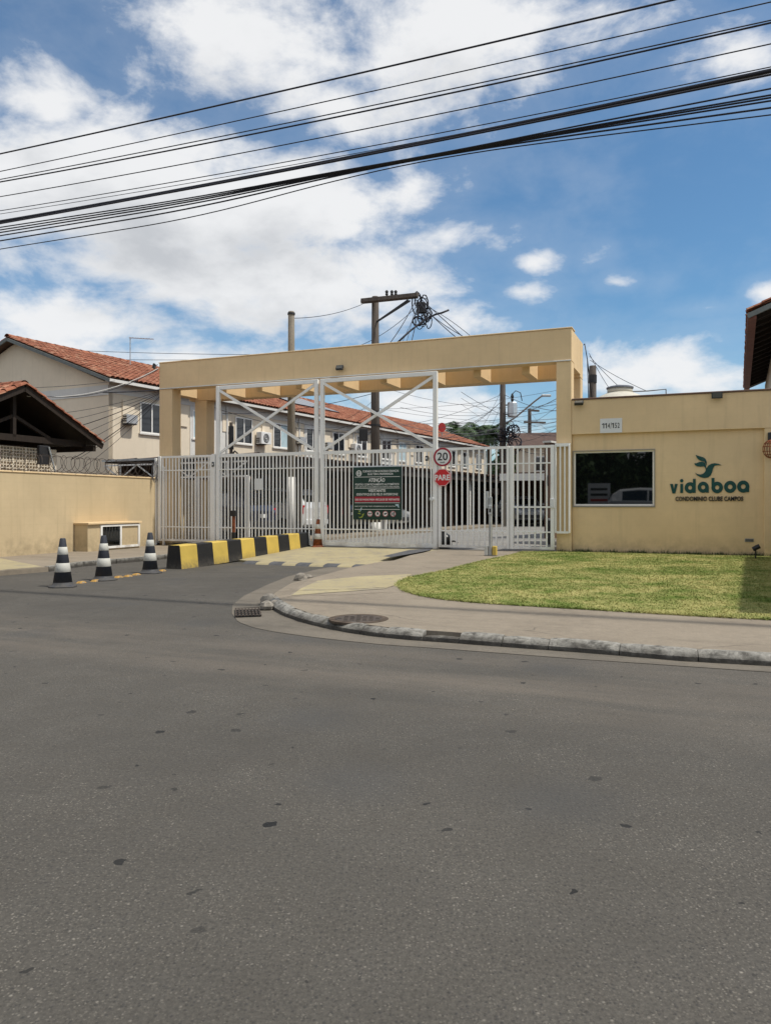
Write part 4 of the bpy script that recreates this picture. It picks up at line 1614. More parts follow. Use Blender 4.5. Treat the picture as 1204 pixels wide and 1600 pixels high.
# bollard pole behind the barrier
p = at(365, 840, 20.2)
bo = thing('loop_post', 'thin dark reader post with orange tape behind the striped barrier', 'post', (p.x, p.y, .12), -TH)
mb = MB(); mb.box(-.05, .05, -.04, .04, 0, .42, c=.006); mb.build('post', 'paint_black', bo)
mb = MB(); mb.box(-.035, .035, -.03, .03, .42, .85, c=.006); mb.build('tape', 'rust_orange', bo)
mb = MB(); mb.box(-.09, .09, -.06, .06, .85, 1.0, c=.01); mb.build('reader', 'black_plastic', bo)

# ================================================================== LEFT SIDE WALL, METER NICHE, RAZOR WIRE
lw = st_thing('side_wall', 'long tan boundary wall beside the pavement, capped with razor wire', 'wall', -11.9, 0, 0)
pbox(lw, 'wall', 'tan_wall', -.18, 0, -16, -.12, -.02, 2.03, c=.01)
pbox(lw, 'coping', 'tan_plaster', -.20, .02, -16, -.12, 2.031, 2.065, c=.008)
pbox(lw, 'wall', 'tan_wall', -.18, 0.02, .425, 3.2, -.02, 2.05, c=.01)

mn = st_thing('meter_cabinet', 'tan masonry meter cabinet with white framed glass against the wall', 'cabinet', -11.9, 0, .09)


def t_at(px, s_fix):
    a_ = (px - CX) / F
    q = O + U * s_fix
    return (q.x - a_ * q.y) / (a_ * N.y - N.x)


sF = -11.42
t0_, t1_ = t_at(158, sF), t_at(219, sF)
q0 = W(sF, t0_)
zt_ = EYE - (819 - HY) / F * q0.y - .09
pbox(mn, 'body', 'tan_wall', .001, .44, t0_ - .42, t1_ + .02, -.05, zt_, c=.01)
pbox(mn, 'coping', 'tan_plaster', .001, .50, t0_ - .46, t1_ + .06, zt_ + .001, zt_ + .05, c=.006)
fz0, fz1 = zt_ - .64, zt_ - .02
mb = MB()
for (a_, b_, c_, d_) in ((t0_, t1_, fz1 - .05, fz1), (t0_, t1_, fz0, fz0 + .06), (t0_, t0_ + .06, fz0 + .06, fz1 - .05), (t1_ - .06, t1_, fz0 + .06, fz1 - .05), ((t0_ + t1_) / 2 - .03, (t0_ + t1_) / 2 + .03, fz0 + .06, fz1 - .05)):
    mb.box(.441, .475, a_, b_, c_, d_)
mb.build('frame', 'white_metal', mn)
mb = MB(); mb.box(.442, .452, t0_ + .06, (t0_ + t1_) / 2 - .03, fz0 + .06, fz1 - .05); mb.build('pane', 'glass_dark', mn)

rw = st_thing('razor_wire', 'coiled rusty razor wire along the top of the boundary wall', 'razor wire', -11.99, 0, 2.065)
for ph, (ax, ay) in ((0, (.70, .62)), (.43, (.95, -.05))):
    mb = MB()
    pts = []
    turns = 24
    rz_ = random.Random(8 + int(ph * 100))
    rad_ = [rz_.uniform(.205, .245) for _ in range(turns + 2)]
    for k in range(turns * 18):
        a = 2 * PI * (k / 18 + ph)
        rj = rad_[k // 18] + (rad_[k // 18 + 1] - rad_[k // 18]) * (k % 18) / 18
        y = -9.2 + 9.25 * k / (turns * 18) + .03 * math.sin(k * .21)
        pts.append((rj * ax * math.cos(a), y + rj * ay * math.cos(a), .225 + rj * math.sin(a) * .96))
    mb.tube(pts, .0062, 4)
    for k in range(0, len(pts) - 1, 3):
        q = Vector(pts[k]); dd = (Vector(pts[k + 1]) - q).normalized() * .020
        mb.add([q - dd + Vector((0, 0, .006)), q + Vector((.004, 0, .016)), q + dd, q - Vector((0, 0, .014))], [(0, 1, 2, 3)])
    mb.build('coil', 'rusty_wire', rw)
mb = MB()
for z_ in (.03, .40):
    mb.tube([(.0, -9.2, z_), (.0, .02, z_)], .004, 4)
mb.build('strand', 'rusty_wire', rw)
# hanging coil end by the fence
mb = MB()
for k in range(5):
    mb.tube([(.17 + .02 * k + .10 * math.cos(a * PI / 10), -.26 - .02 * k, .22 + .26 * math.sin(a * PI / 10) - .03 * k) for a in range(21)], .006, 4)
mb.build('loose_loops', 'cable_grey', rw)

# ------------------------------------------------------------------ tile helper
def tile_field(mb_, org, du, dv_, nrm, nu, nv, seg=4, lift=.055, taper=.86, rnd=None):
    """rows of barrel tiles: org = eave corner, du = one tile width, dv_ = one course up the slope"""
    org, du, dv_, nrm = Vector(org), Vector(du), Vector(dv_), Vector(nrm)
    rr_ = rnd or random
    for j_ in range(nv):
        for i_ in range(nu):
            jt = rr_.uniform(-.012, .012)
            a_ = org + du * (i_ + .5) + dv_ * (j_ - .06 + jt * 2) + nrm * (lift * .30 + rr_.uniform(-.004, .006))
            b_ = a_ + dv_ * 1.12 - nrm * (lift * .30)
            vs_ = []
            for (c_, w_) in ((a_, .5), (b_, .5 * taper)):
                for k_ in range(seg + 1):
                    an = PI * k_ / seg
                    vs_.append(c_ - du * (w_ * math.cos(an)) + nrm * (lift * math.sin(an)))
            m_ = seg + 1
            mb_.add(vs_, [(k_, k_ + 1, m_ + k_ + 1, m_ + k_) for k_ in range(seg)])


def ridge_tiles(par, a, b, n, r=.12, name='ridge_tile', m='roof_tile', rise=.0):
    a, b = Vector(a), Vector(b)
    d_ = (b - a) / n
    side = d_.cross(Vector((0, 0, 1))).normalized()
    for k in range(n):
        p0, p1 = a + d_ * k, a + d_ * (k + 1.08)
        m_ = MB()
        vs_ = []
        for (c_, q) in ((p0, r * 1.05), (p1, r * .88)):
            for i_ in range(7):
                an = PI * i_ / 6
                vs_.append(c_ + side * (q * math.cos(an)) + Vector((0, 0, q * .75 * math.sin(an))))
        m_.add(vs_, [(i_, i_ + 1, 7 + i_ + 1, 7 + i_) for i_ in range(6)])
        m_.build(name, m, par)


# ================================================================== TILED SHELTER BEHIND THE WALL
SX = -12.8       # plane of its gable, facing the drive
kA, zA = -3.99, 4.25
kR, zR = -1.33, 2.98
kL = kA - (kR - kA)
sh = st_thing('tiled_shelter', 'dark open timber shelter with tiled gable roof and pierced block wall', 'shelter', SX, kA, 0)
hs = kR - kA
LEN = 5.5
sl = math.hypot(hs, zA - zR)
for sgn in (1, -1):
    ev = Vector((0, sgn * hs, zR))
    up = Vector((0, -sgn * hs, zA - zR)) / sl
    nr = Vector((0, sgn * (zA - zR), hs)).normalized()
    mb = MB()
    nu, nv = int(LEN / .19), int(sl / .36)
    tile_field(mb, ev + nr * .03, Vector((-.19, 0, 0)), up * (sl / nv), nr, nu, nv)
    mb.build('roof_tiles', 'roof_tile', sh, kind='stuff')
    mb = MB()
    q0, q1 = ev, Vector((0, 0, zA))
    for a_, b_ in ((0.01, -LEN),):
        mb.add([q0 + Vector((a_, 0, 0)), q0 + Vector((b_, 0, 0)), q1 + Vector((b_, 0, 0)), q1 + Vector((a_, 0, 0))], [(0, 1, 2, 3)])
        mb.add([q0 + Vector((a_, 0, -.03)), q0 + Vector((b_, 0, -.03)), q1 + Vector((b_, 0, -.03)), q1 + Vector((a_, 0, -.03))], [(0, 1, 2, 3)])
    mb.build('roof_deck', 'dark_wood', sh)
    mb = MB(); mb.bar(ev + Vector((.035, sgn * .02, -.07)), Vector((.035, 0, zA - .07)), .045, .15); mb.build('barge_board', 'dark_wood', sh)
    # each edge tile along the gable can be told apart
    for k in range(nv + 1):
        a_ = ev + up * (sl / (nv + 1) * k) + Vector((.03, 0, 0)) + nr * .045
        b_ = a_ + up * (sl / (nv + 1) * 1.1) - nr * .02
        m_ = MB()
        vs = []
        for c_, q in ((a_, .095), (b_, .08)):
            for i_ in range(7):
                an = PI * i_ / 6
                vs.append(c_ + Vector((q * math.cos(an), 0, 0)) + nr * (q * .8 * math.sin(an)))
        m_.add(vs, [(i_, i_ + 1, 8 + i_, 7 + i_) for i_ in range(6)])
        m_.build('roof_tile', 'roof_tile', sh)
ridge_tiles(sh, (.05, 0, zA + .03), (-LEN, 0, zA + .03), 14)
for x in (-.35, -1.9, -3.6):
    mb = MB()
    mb.bar((x, -hs * .9, zR - .02), (x, hs * .9, zR - .02), .10, .16)
    mb.bar((x, 0, zR), (x, 0, zA - .12), .10)
    mb.bar((x, -hs * .45, zR + .02), (x, -.03, zA - .75), .08)
    mb.bar((x, hs * .45, zR + .02), (x, .03, zA - .75), .08)
    mb.build('truss', 'dark_wood', sh)
for y in (-hs + .25, hs - .25):
    mb = MB(); mb.bar((.0, y, zR - .14), (-LEN, y, zR - .14), .10, .16); mb.build('wall_plate', 'dark_wood', sh)
# pierced block wall facing the drive
xw = -.55
y1_ = 1.58
pbox(sh, 'corner_pier', 'cream_plaster', xw - .2, xw + .02, y1_ - .20, y1_, 0, zR - .22)
pbox(sh, 'lower_wall', 'cream_plaster', xw - .16, xw, -4.0, y1_ - .20, 0, 2.02)
bw_, bh_ = .40, .37
cm = MB()
nh_ = 4
cell = bw_ / nh_
for k in range(nh_ + 1):
    w_ = .022 if 0 < k < nh_ else .030
    yy = (bw_ - .03) * k / nh_
    cm.box(-.12, 0, yy - w_ / 2 + .015, yy + w_ / 2 + .015, 0, bh_ - .008)
for k in range(nh_ + 1):
    zz = (bh_ - .036) * k / nh_
    for j in range(nh_):
        ya = (bw_ - .03) * j / nh_ + .015 + .0155
        cm.box(-.118, -.002, ya, ya + (bw_ - .03) / nh_ - .031, zz, zz + .022)
cmesh = cm.mesh('pierced_block', 'cream_plaster')
for j in range(2):
    for k in range(9):
        link('pierced_block', cmesh, sh, (xw, y1_ - .20 - bw_ * (k + 1), 2.03 + j * bh_))
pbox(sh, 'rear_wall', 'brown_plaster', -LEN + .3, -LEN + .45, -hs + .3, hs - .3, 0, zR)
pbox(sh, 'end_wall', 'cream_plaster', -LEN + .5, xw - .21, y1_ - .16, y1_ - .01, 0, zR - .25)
pbox(sh, 'shade_panel', 'brown_plaster', xw - 1.0, xw - .9, -4.0, y1_ - .22, 0, zR - .1)  # dark panel added behind the pierced blocks so their holes look shaded
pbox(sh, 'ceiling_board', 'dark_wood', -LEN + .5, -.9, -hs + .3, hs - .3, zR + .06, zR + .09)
# loudspeaker box on a leaning post
p_ = W(SX + .2, t_at(78, SX + .2), 2.0)
ls = thing('loudspeaker', 'black loudspeaker on a leaning grey pole at the shelter', 'loudspeaker', p_, -TH)
mb = MB(); mb.tube([(.02, .22, -.1), (-.02, -.02, .75)], .025, 8); mb.build('pole', 'grey_metal', ls)
mb = MB(); mb.box(-.16, -.04, -.28, .05, .30, .78, c=.02); mb.build('cabinet', 'black_plastic', ls)

# ================================================================== ROW OF HOUSES
HC = Vector((-9.44, 26.0, 0))
HA = math.atan2(.881, .472)
HD = Vector((math.cos(HA), math.sin(HA), 0))
HP = Vector((math.sin(HA), -math.cos(HA), 0))    # towards the street
G2 = .155
rh = thing('terraced_house', 'long cream two-storey terrace with red tiled roof behind the gate', 'house', (HC.x, HC.y, 0), HA)
RL = 35.8
HZ = 5.52
yR, zRg = 4.86, 7.40
mb = MB()
mb.box(0, RL, .0, .18, G2 - .1, HZ); mb.box(RL - .18, RL, .18, 9.7, G2 - .1, HZ); mb.box(.18, RL - .18, 9.54, 9.72, G2 - .1, HZ)
mb.build('facade', 'cream_plaster', rh)
mb = MB()
gp_ = [(0, 0), (9.72, 0), (9.72, 5.42), (yR, zRg - .12), (0, 5.42)]
vs = [(-.004, y, z) for y, z in gp_] + [(.17, y, z) for y, z in gp_]
mb.add(vs, [(4, 3, 2, 1, 0), (5, 6, 7, 8, 9)] + [(i_, (i_ + 1) % 5, 5 + (i_ + 1) % 5, 5 + i_) for i_ in range(5)])
mb.build('gable_wall', 'gable_plaster', rh)
mb = MB(); mb.box(-.03, -.0045, .0, 9.7, 5.02, 5.36); mb.build('gable_band', 'white_plaster', rh)
mb = MB(); mb.box(.0, RL, -.022, -.001, 5.10, HZ - .03); mb.build('eave_band', 'white_plaster', rh)
ov = .42
ez = HZ - .02
for sgn in (1, -1):
    if sgn == 1:
        e0_ = Vector((-.35, -ov, ez)); up = Vector((0, yR + ov, zRg - ez)); nrm = Vector((0, -(zRg - ez), yR + ov)).normalized()
    else:
        e0_ = Vector((-.35, 2 * yR + ov, ez)); up = Vector((0, -(yR + ov), zRg - ez)); nrm = Vector((0, (zRg - ez), yR + ov)).normalized()
    sl = up.length
    nv = int(sl / .36)
    nu = int((RL + .7) / .21)
    mb = MB()
    tile_field(mb, e0_ + nrm * .04, Vector((.21, 0, 0)), up / nv, nrm, nu if sgn == 1 else nu, nv, 4, .06)
    mb.build('roof_tiles', 'roof_tile', rh, kind='stuff')
    mb = MB()
    a_ = e0_; b_ = e0_ + Vector((RL + .7, 0, 0))
    mb.add([a_, b_, b_ + up, a_ + up], [(0, 1, 2, 3)])
    lo = Vector((0, 0, -.06))
    mb.add([a_ + lo, b_ + lo, b_ + up + lo, a_ + up + lo], [(0, 1, 2, 3)])
    mb.build('roof_deck', 'tile_dark', rh)
    mb = MB(); mb.bar(e0_ + Vector((-.02, 0, -.06)), e0_ + up + Vector((-.02, 0, -.06)), .05, .11); mb.build('barge_board', 'barge_grey', rh)
    if sgn == 1:
        mb = MB(); mb.bar(e0_ + Vector((0, -.0, -.05)), e0_ + Vector((RL + .7, 0, -.05)), .04, .10); mb.build('fascia', 'white_plaster', rh)
ridge_tiles(rh, (-.38, yR, zRg + .05), (RL + .4, yR, zRg + .05), 90, .13)

WZ0, WZ1 = 3.84, 4.95
WIN = [1.39, 4.08, 6.66, 9.28, 11.9, 14.3, 16.66, 19.5, 21.5, 23.9, 26.6, 29.0, 31.5, 34.0]
for i_, x0 in enumerate(WIN):
    w_ = link('window', None, rh, (x0, 0, 0))
    ww_ = 1.12
    light = i_ in (1, 3, 8)
    mb = MB()
    for (a_, b_, c_, d_) in ((0, ww_, WZ0, WZ0 + .05), (0, ww_, WZ1 - .05, WZ1), (0, .05, WZ0 + .05, WZ1 - .05), (ww_ - .05, ww_, WZ0 + .05, WZ1 - .05), (ww_ / 2 - .025, ww_ / 2 + .025, WZ0 + .05, WZ1 - .05)):
        mb.box(a_, b_, -.045, -.002, c_, d_)
    mb.build('frame', 'white_metal', w_)
    for j, (a_, b_) in enumerate(((.05, ww_ / 2 - .025), (ww_ / 2 + .025, ww_ - .05))):
        mm = 'curtain_blue' if (i_ == 1 or (i_ == 3 and j == 1) or (i_ == 8)) else 'glass_house'
        mb = MB(); mb.box(a_, b_, -.022, -.003, WZ0 + .05, WZ1 - .05); mb.build('pane', mm, w_)
    mb = MB(); mb.box(-.05, ww_ + .05, -.07, -.001, WZ0 - .055, WZ0 - .003); mb.build('sill', 'white_plaster', w_)
    # recessed air-conditioner cover beside each window
    mb = MB(); mb.box(x0 - .82, x0 - .28, -.05, -.001, WZ0 + .42, WZ1 - .02); mb.build('wall_box', 'gable_plaster', rh)
    if i_ in (1, 4, 7, 10):
        mb = MB(); mb.box(x0 - .12, x0 + 2.0 if i_ == 1 else x0 + 1.25, -.0215, -.001, G2, 5.09); mb.build('white_panel', 'white_plaster', rh)
    if i_ % 2 == 1:
        mb = MB(); mb.tube([(x0 + 2.0, -.06, G2), (x0 + 2.0, -.06, 5.3)], .045, 8); mb.build('downpipe', 'white_plaster', rh)


def h_pt(x, y, z):
    return HC + HD * x - HP * y + Vector((0, 0, z))


AC = [(0.55, 4.35, 'box', 'window air conditioner beside the dark window above the boundary wall'),
      (8.0, 4.15, 'fan', 'white air conditioner with round fan grille on the terrace wall'),
      (11.05, 4.38, 'box', 'grey box air conditioner left of the third dark window'),
      (13.45, 4.30, 'box', 'louvred air conditioner on the terrace wall over the white car'),
      (16.0, 4.2, 'fan', 'small air conditioner beside the pole with the crossarm')]
for (x, z_, kd, lb) in AC:
    o_ = thing('air_conditioner', lb, 'air conditioner', h_pt(x, -.002, z_), HA, 'air conditioners on the terrace')
    mb = MB(); mb.box(0, .72 if kd == 'fan' else .50, -.36 if kd == 'fan' else -.28, -.06, -.25, .27 if kd == 'fan' else .06, c=.02); mb.build('casing', 'plate_white' if kd == 'fan' else 'aluminium', o_)
    if kd == 'fan':
        mb = MB()
        for rr in (.08, .14, .20):
            mb.ringplate([(.33 + rr * math.cos(k * PI / 8), rr * math.sin(k * PI / 8)) for k in range(16)], [(.33 + (rr - .03) * math.cos(k * PI / 8), (rr - .03) * math.sin(k * PI / 8)) for k in range(16)], -.37, -.361)
        mb.build('fan_grille', 'dark_metal', o_)
    for k in range(3):
        mb = MB(); mb.box(-.012, -.001, -.26, -.08, -.20 + .08 * k, -.155 + .08 * k); mb.build('louvre', 'dark_metal', o_)
    mb = MB(); mb.box(.05, .45, -.27, -.0, -.29, -.255); mb.build('bracket', 'dark_metal', o_)

# solar panels on the roof
upn = Vector((0, yR + ov, zRg - ez)).normalized()
nrn = Vector((0, -(zRg - ez), yR + ov)).normalized()
sp_ = thing('solar_array', 'dark solar panels lying on the red terrace roof', 'solar panels', (HC.x, HC.y, 0), HA)
for k in range(4):
    a_ = Vector((13.1 + k * 1.05, -ov, ez)) + upn * 2.0 + nrn * .17
    mb = MB()
    vs = [a_, a_ + Vector((1.0, 0, 0)), a_ + Vector((1.0, 0, 0)) + upn * 2.6, a_ + upn * 2.6]
    mb.add(vs + [v - nrn * .05 for v in vs], [(0, 1, 2, 3), (7, 6, 5, 4), (0, 4, 5, 1), (1, 5, 6, 2), (2, 6, 7, 3), (3, 7, 4, 0)])
    mb.build('panel', 'solar_blue', sp_)
    for q in range(2):
        mb = MB(); mb.bar(a_ + upn * (.3 + q * 2) - nrn * .11, a_ + Vector((1.04, 0, 0)) + upn * (.3 + q * 2) - nrn * .11, .04, .10); mb.build('mount', 'aluminium', sp_)


def antenna(label, px, pyb, pyt, x, kind):
    # stands on the ridge of the terrace at local x
    b_ = h_pt(x, yR - 1.2, zRg - .35)
    h_ = (pyb - pyt) / F * b_.y
    o_ = thing('antenna', label, 'antenna', b_, 0, 'antennas on the terrace roof')
    mb_ = MB(); mb_.tube([(0, 0, -.3), (0, 0, h_)], .02, 6); mb_.build('mast', 'grey_metal', o_)
    mb_ = MB()
    if kind == 0:
        mb_.tube([(-.05, 0, h_), (1.0, -.1, h_ - .08)], .018, 5)
        for k in range(9):
            q = k / 8
            mb_.tube([(.02 + q * .95, -.12 - q * .1, h_ - q * .08), (.02 + q * .95, .12 - q * .1, h_ - q * .08)], .008, 4)
    else:
        mb_.tube([(-.1, 0, h_ - .25), (.28, 0, h_ + .02)], .016, 5)
        mb_.tube([(-.1, 0, h_ - .25), (.25, 0, h_ - .25)], .016, 5)
        for k in range(4):
            mb_.tube([(-.05 + .1 * k, -.2, h_ - .2 + .06 * k), (-.05 + .1 * k, .2, h_ - .2 + .06 * k)], .008, 4)
    mb_.build('aerial', 'grey_metal', o_)


antenna('long yagi television antenna on the tiled roof above the shelter', 187, 569, 526, 4.4, 0)
antenna('small forked television antenna near the portal end', 271, 566, 535, 8.6, 1)
# small red dish far along the ridge
b_ = at(690, 668, 52)
o_ = thing('satellite_dish', 'small red satellite dish on the far end of the terrace roof', 'satellite dish', b_, 0)
mb = MB(); mb.lathe([(.01, 0), (.18, .03), (.32, .09), (.33, .10)], 16); mb.v = [(x * .8, -z, y) for x, y, z in mb.v]; mb.build('bowl', 'dish_red', o_)
mb = MB(); mb.tube([(0, 0, 0), (.05, .2, -1.6)], .05, 6); mb.build('mast', 'grey_metal', o_)

# ------------------------------------------------------------------ carport in front of the terrace
CN = Vector((-4.0, 22.45, 0))          # near street corner
DP = 6.05
cp = thing('carport', 'long dark carport with scalloped roof edge in front of the terrace', 'carport', (CN.x, CN.y, 0), HA)
CL = 38.0
CE = 2.66
mb = MB()
tile_field(mb, Vector((.04, -.12, CE + .04)), Vector((.34, 0, 0)), Vector((0, 1.0, -.006)), Vector((0, 0, 1)), int(CL / .34), 6, 4, .10, .95)
mb.build('roof_tiles', 'tile_dark', cp, kind='stuff')
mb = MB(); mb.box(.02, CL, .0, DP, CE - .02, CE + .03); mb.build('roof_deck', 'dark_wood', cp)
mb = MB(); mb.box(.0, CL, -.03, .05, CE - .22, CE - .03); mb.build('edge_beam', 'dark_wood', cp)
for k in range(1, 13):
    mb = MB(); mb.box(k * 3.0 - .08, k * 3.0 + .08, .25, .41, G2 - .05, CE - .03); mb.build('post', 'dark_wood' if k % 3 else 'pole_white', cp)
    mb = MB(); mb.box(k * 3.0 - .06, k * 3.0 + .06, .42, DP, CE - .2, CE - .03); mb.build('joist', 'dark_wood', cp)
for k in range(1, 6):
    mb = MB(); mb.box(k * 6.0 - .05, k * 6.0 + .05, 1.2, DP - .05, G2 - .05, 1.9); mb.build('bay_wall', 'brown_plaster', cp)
mb = MB(); mb.box(.5, CL, DP - .25, DP - .1, G2 - .05, CE - .03); mb.build('back_wall', 'brown_plaster', cp)  # dark wall added before the cream facade to keep the bays in gloom
# white lattice girder across its near end
mb = MB(); mb.box(-.02, .04, .02, DP + .1, CE + .03, CE + .10); mb.build('end_fascia', 'grey_metal', cp)
tr = link('end_truss', None, cp)
zlo, zhi = 2.12, 2.56
for nm, z_ in (('top_chord', zhi), ('bottom_chord', zlo)):
    mb = MB(); mb.bar((0, .1, z_), (0, DP, z_), .05); mb.build(nm, 'white_metal', tr)
nb_ = 8
for k in range(nb_):
    y0, y1 = .1 + (DP - .1) * k / nb_, .1 + (DP - .1) * (k + 1) / nb_
    mb = MB(); mb.bar((0, y0, zlo if k % 2 else zhi), (0, y1, zhi if k % 2 else zlo), .035); mb.build('web', 'white_metal', tr)
    if k % 2 == 0:
        mb = MB(); mb.bar((0, y1, zlo), (0, y1, zhi), .035); mb.build('web', 'white_metal', tr)
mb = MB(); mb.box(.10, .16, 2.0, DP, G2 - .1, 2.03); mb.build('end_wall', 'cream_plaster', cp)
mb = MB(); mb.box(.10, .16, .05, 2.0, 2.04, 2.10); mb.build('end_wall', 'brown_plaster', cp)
for y in (.08, 2.0):
    mb = MB(); mb.box(-.03, .06, y - .05, y + .05, G2 - .05, zlo); mb.build('post', 'white_metal', cp)

# pavement before the carport with its kerb
mb = MB()
pq = [CN + HP * 1.3 - HD * .4 + HD * k for k in (0, 40)]
mb.prism([pq[0], pq[1], pq[1] - HP * 1.3, pq[0] - HP * 1.3], .10, .24)
struct('pavement_carport', mb, 'concrete_walk')

# ------------------------------------------------------------------ cars
def car(label, p, yaw, paint, L=4.0, Wd=1.68, Ht=1.48, group='cars parked inside the condominium', pickup=False):
    c_ = thing('parked_car', label, 'car', p, yaw, group)
    # stations: x along length (front +), lower z, belt z, roof z, half widths
    h2 = Wd / 2
    st = [(-.50, .42, .80, .84, .80, .74), (-.485, .30, .92, 1.0, .93, .80), (-.44, .24, .98, 1.24, .97, .78), (-.36, .22, .98, 1.42, .99, .74),
          (-.15, .20, .97, 1.48, 1.0, .74), (.08, .20, .95, 1.45, 1.0, .73), (.17, .20, .93, 1.30, 1.0, .74), (.27, .20, .92, .98, .99, .80),
          (.38, .22, .84, .88, .97, .78), (.46, .25, .74, .78, .90, .70), (.495, .32, .60, .64, .78, .62)]
    rows = []
    for (fx_, zl, zb_, zr, wb, wr_) in st:
        x_ = fx_ * L
        k = Ht / 1.48
        a_, b2 = h2 * wb, h2 * wr_
        zl, zb_, zr = zl * k, zb_ * k, zr * k
        rows.append([(x_, -a_ * .92, zl), (x_, -a_, zl + .18), (x_, -a_ * .985, zb_), (x_, -b2 * 1.02, zr - .06 * k), (x_, -b2 * .82, zr), (x_, b2 * .82, zr), (x_, b2 * 1.02, zr - .06 * k), (x_, a_ * .985, zb_), (x_, a_, zl + .18), (x_, a_ * .92, zl)])
    m_ = MB()
    vs_ = [v for r in rows for v in r]
    fs_ = []
    for i2 in range(len(rows) - 1):
        for k in range(10):
            j = (k + 1) % 10
            fs_.append((i2 * 10 + k, i2 * 10 + 10 + k, i2 * 10 + 10 + j, i2 * 10 + j))
    fs_ += [tuple(range(10)), tuple(range(len(rows) * 10 - 1, len(rows) * 10 - 11, -1))]
    m_.add(vs_, fs_)
    m_.build('body', paint, c_, False)

    def pt(i2, k, f_=0.0, g_=0.0, o_=.006):
        """a point on the shell between stations i2.. and rows k.., pushed out a little"""
        a = Vector(rows[i2][k]).lerp(Vector(rows[i2 + 1][k]), f_)
        b = Vector(rows[i2][k + 1]).lerp(Vector(rows[i2 + 1][k + 1]), f_)
        q = a.lerp(b, g_)
        cc = Vector((0, 0, .9))
        dd = (q - cc)
        return q + Vector((dd.x * .004, math.copysign(o_, q.y), .004))
    for (k, lo_, hi_) in ((2, .06, .92), (6, .08, .94)):
        for (i0, f0, i1, f1) in ((3, .15, 4, .35), (4, .42, 5, .1), (5, .18, 6, .75)):
            m_ = MB()
            seq = [(i0, f0)] + [(q, 0.0) for q in range(i0 + 1, i1 + 1)] + [(i1, f1)]
            top_ = [pt(a, k, f_, hi_ if k == 2 else lo_) for a, f_ in seq]
            bot_ = [pt(a, k, f_, lo_ if k == 2 else hi_) for a, f_ in seq]
            n_ = len(seq)
            m_.add(top_ + bot_, [(q, q + 1, n_ + q + 1, n_ + q) for q in range(n_ - 1)])
            m_.build('side_window', 'glass_dark', c_)

    def panel_x(name, i0, i1, z0f, z1f, wf, mm, off):
        a, b = rows[i0], rows[i1]
        m2 = MB()
        p0 = Vector(a[4]).lerp(Vector(b[4]), z0f); p1 = Vector(a[5]).lerp(Vector(b[5]), z0f)
        p2 = Vector(a[5]).lerp(Vector(b[5]), z1f); p3 = Vector(a[4]).lerp(Vector(b[4]), z1f)
        o2 = Vector((off, 0, .006))
        sc_ = lambda v: Vector((v.x, v.y * wf, v.z)) + o2
        m2.add([sc_(p0), sc_(p1), sc_(p2), sc_(p3)], [(0, 1, 2, 3)])
        m2.build(name, mm, c_)
    panel_x('windscreen', 6, 7, .0, .92, 1.05, 'glass_dark', .012)
    panel_x('rear_window', 1, 2, .1, .95, 1.05, 'glass_dark', -.016)
    for s2 in (-1, 1):
        m_ = MB(); m_.box(-.488 * L - .02, -.455 * L, s2 * h2 * .78 - .12, s2 * h2 * .78 + .12, .66 * Ht / 1.48, .92 * Ht / 1.48, c=.015); m_.build('tail_lamp', 'tail_red', c_)
        m_ = MB(); m_.box(.455 * L, .487 * L + .012, s2 * h2 * .64 - .15, s2 * h2 * .64 + .15, .60, .72, c=.02); m_.build('headlight', 'head_glass', c_)
        m_ = MB(); m_.box(.14 * L, .17 * L, s2 * (h2 + .08) - .07, s2 * (h2 + .08) + .07, .98, 1.10, c=.02); m_.build('mirror', paint, c_)
        for x_ in (-.31 * L, .31 * L):
            w2 = link('wheel', None, c_, (x_, s2 * (h2 - .09), .30))
            m_ = MB(); m_.lathe([(.19, -.09), (.28, -.09), (.30, -.06), (.30, .06), (.28, .09), (.19, .09)], 20); m_.v = [(a, c2, b) for a, b, c2 in m_.v]; m_.build('tyre', 'tyre', w2)
            m_ = MB(); m_.lathe([(.05, -.095), (.185, -.08), (.185, .08), (.05, .095)], 14); m_.v = [(a, c2, b) for a, b, c2 in m_.v]; m_.build('rim', 'rim', w2)
    m_ = MB(); m_.box(-.505 * L, -.49 * L, -.2, .2, .62, .74); m_.build('number_plate', 'plate_white', c_)
    m_ = MB(); m_.box(-.51 * L, -.47 * L, -h2 * .8, h2 * .8, .36, .54, c=.03); m_.build('bumper', paint if paint != 'car_blue' else 'black_plastic', c_)
    m_ = MB(); m_.box(.47 * L, .505 * L, -h2 * .72, h2 * .72, .34, .50, c=.03); m_.build('bumper', 'black_plastic', c_)
    return c_


YAW_IN = math.atan2(-HP.y, -HP.x)
a_ = CN + HD * .95 - HP * 2.5
car('dark blue hatchback parked nose-in under the near end of the carport', (a_.x + .2, a_.y, .24), YAW_IN, 'car_blue')
a_ = CN + HD * 3.95 - HP * 2.35
car('white car with red tail lamps parked next to the thick white-footed pole', (a_.x, a_.y, .24), YAW_IN, 'car_white', 4.2, 1.72, 1.62)
a_ = CN + HD * 10.6 - HP * 2.3
car('silver car parked under the carport behind the green notice', (a_.x, a_.y, .24), YAW_IN + PI, 'car_silver')
a_ = CN + HD * 7.2 - HP * 2.7
car('black car in deep carport shade left of the green notice', (a_.x, a_.y, .24), YAW_IN, 'car_black')
a_ = at(816, 800, 40)
car('silver car parked in the far right bay behind the pedestrian gate', (a_.x, a_.y, G2 + .09), HA + PI + .5, 'car_silver')
a_ = at(789, 800, 43)
car('dark car parked beyond the pole with the transformer', (a_.x, a_.y, G2 + .09), HA + .3, 'car_black')

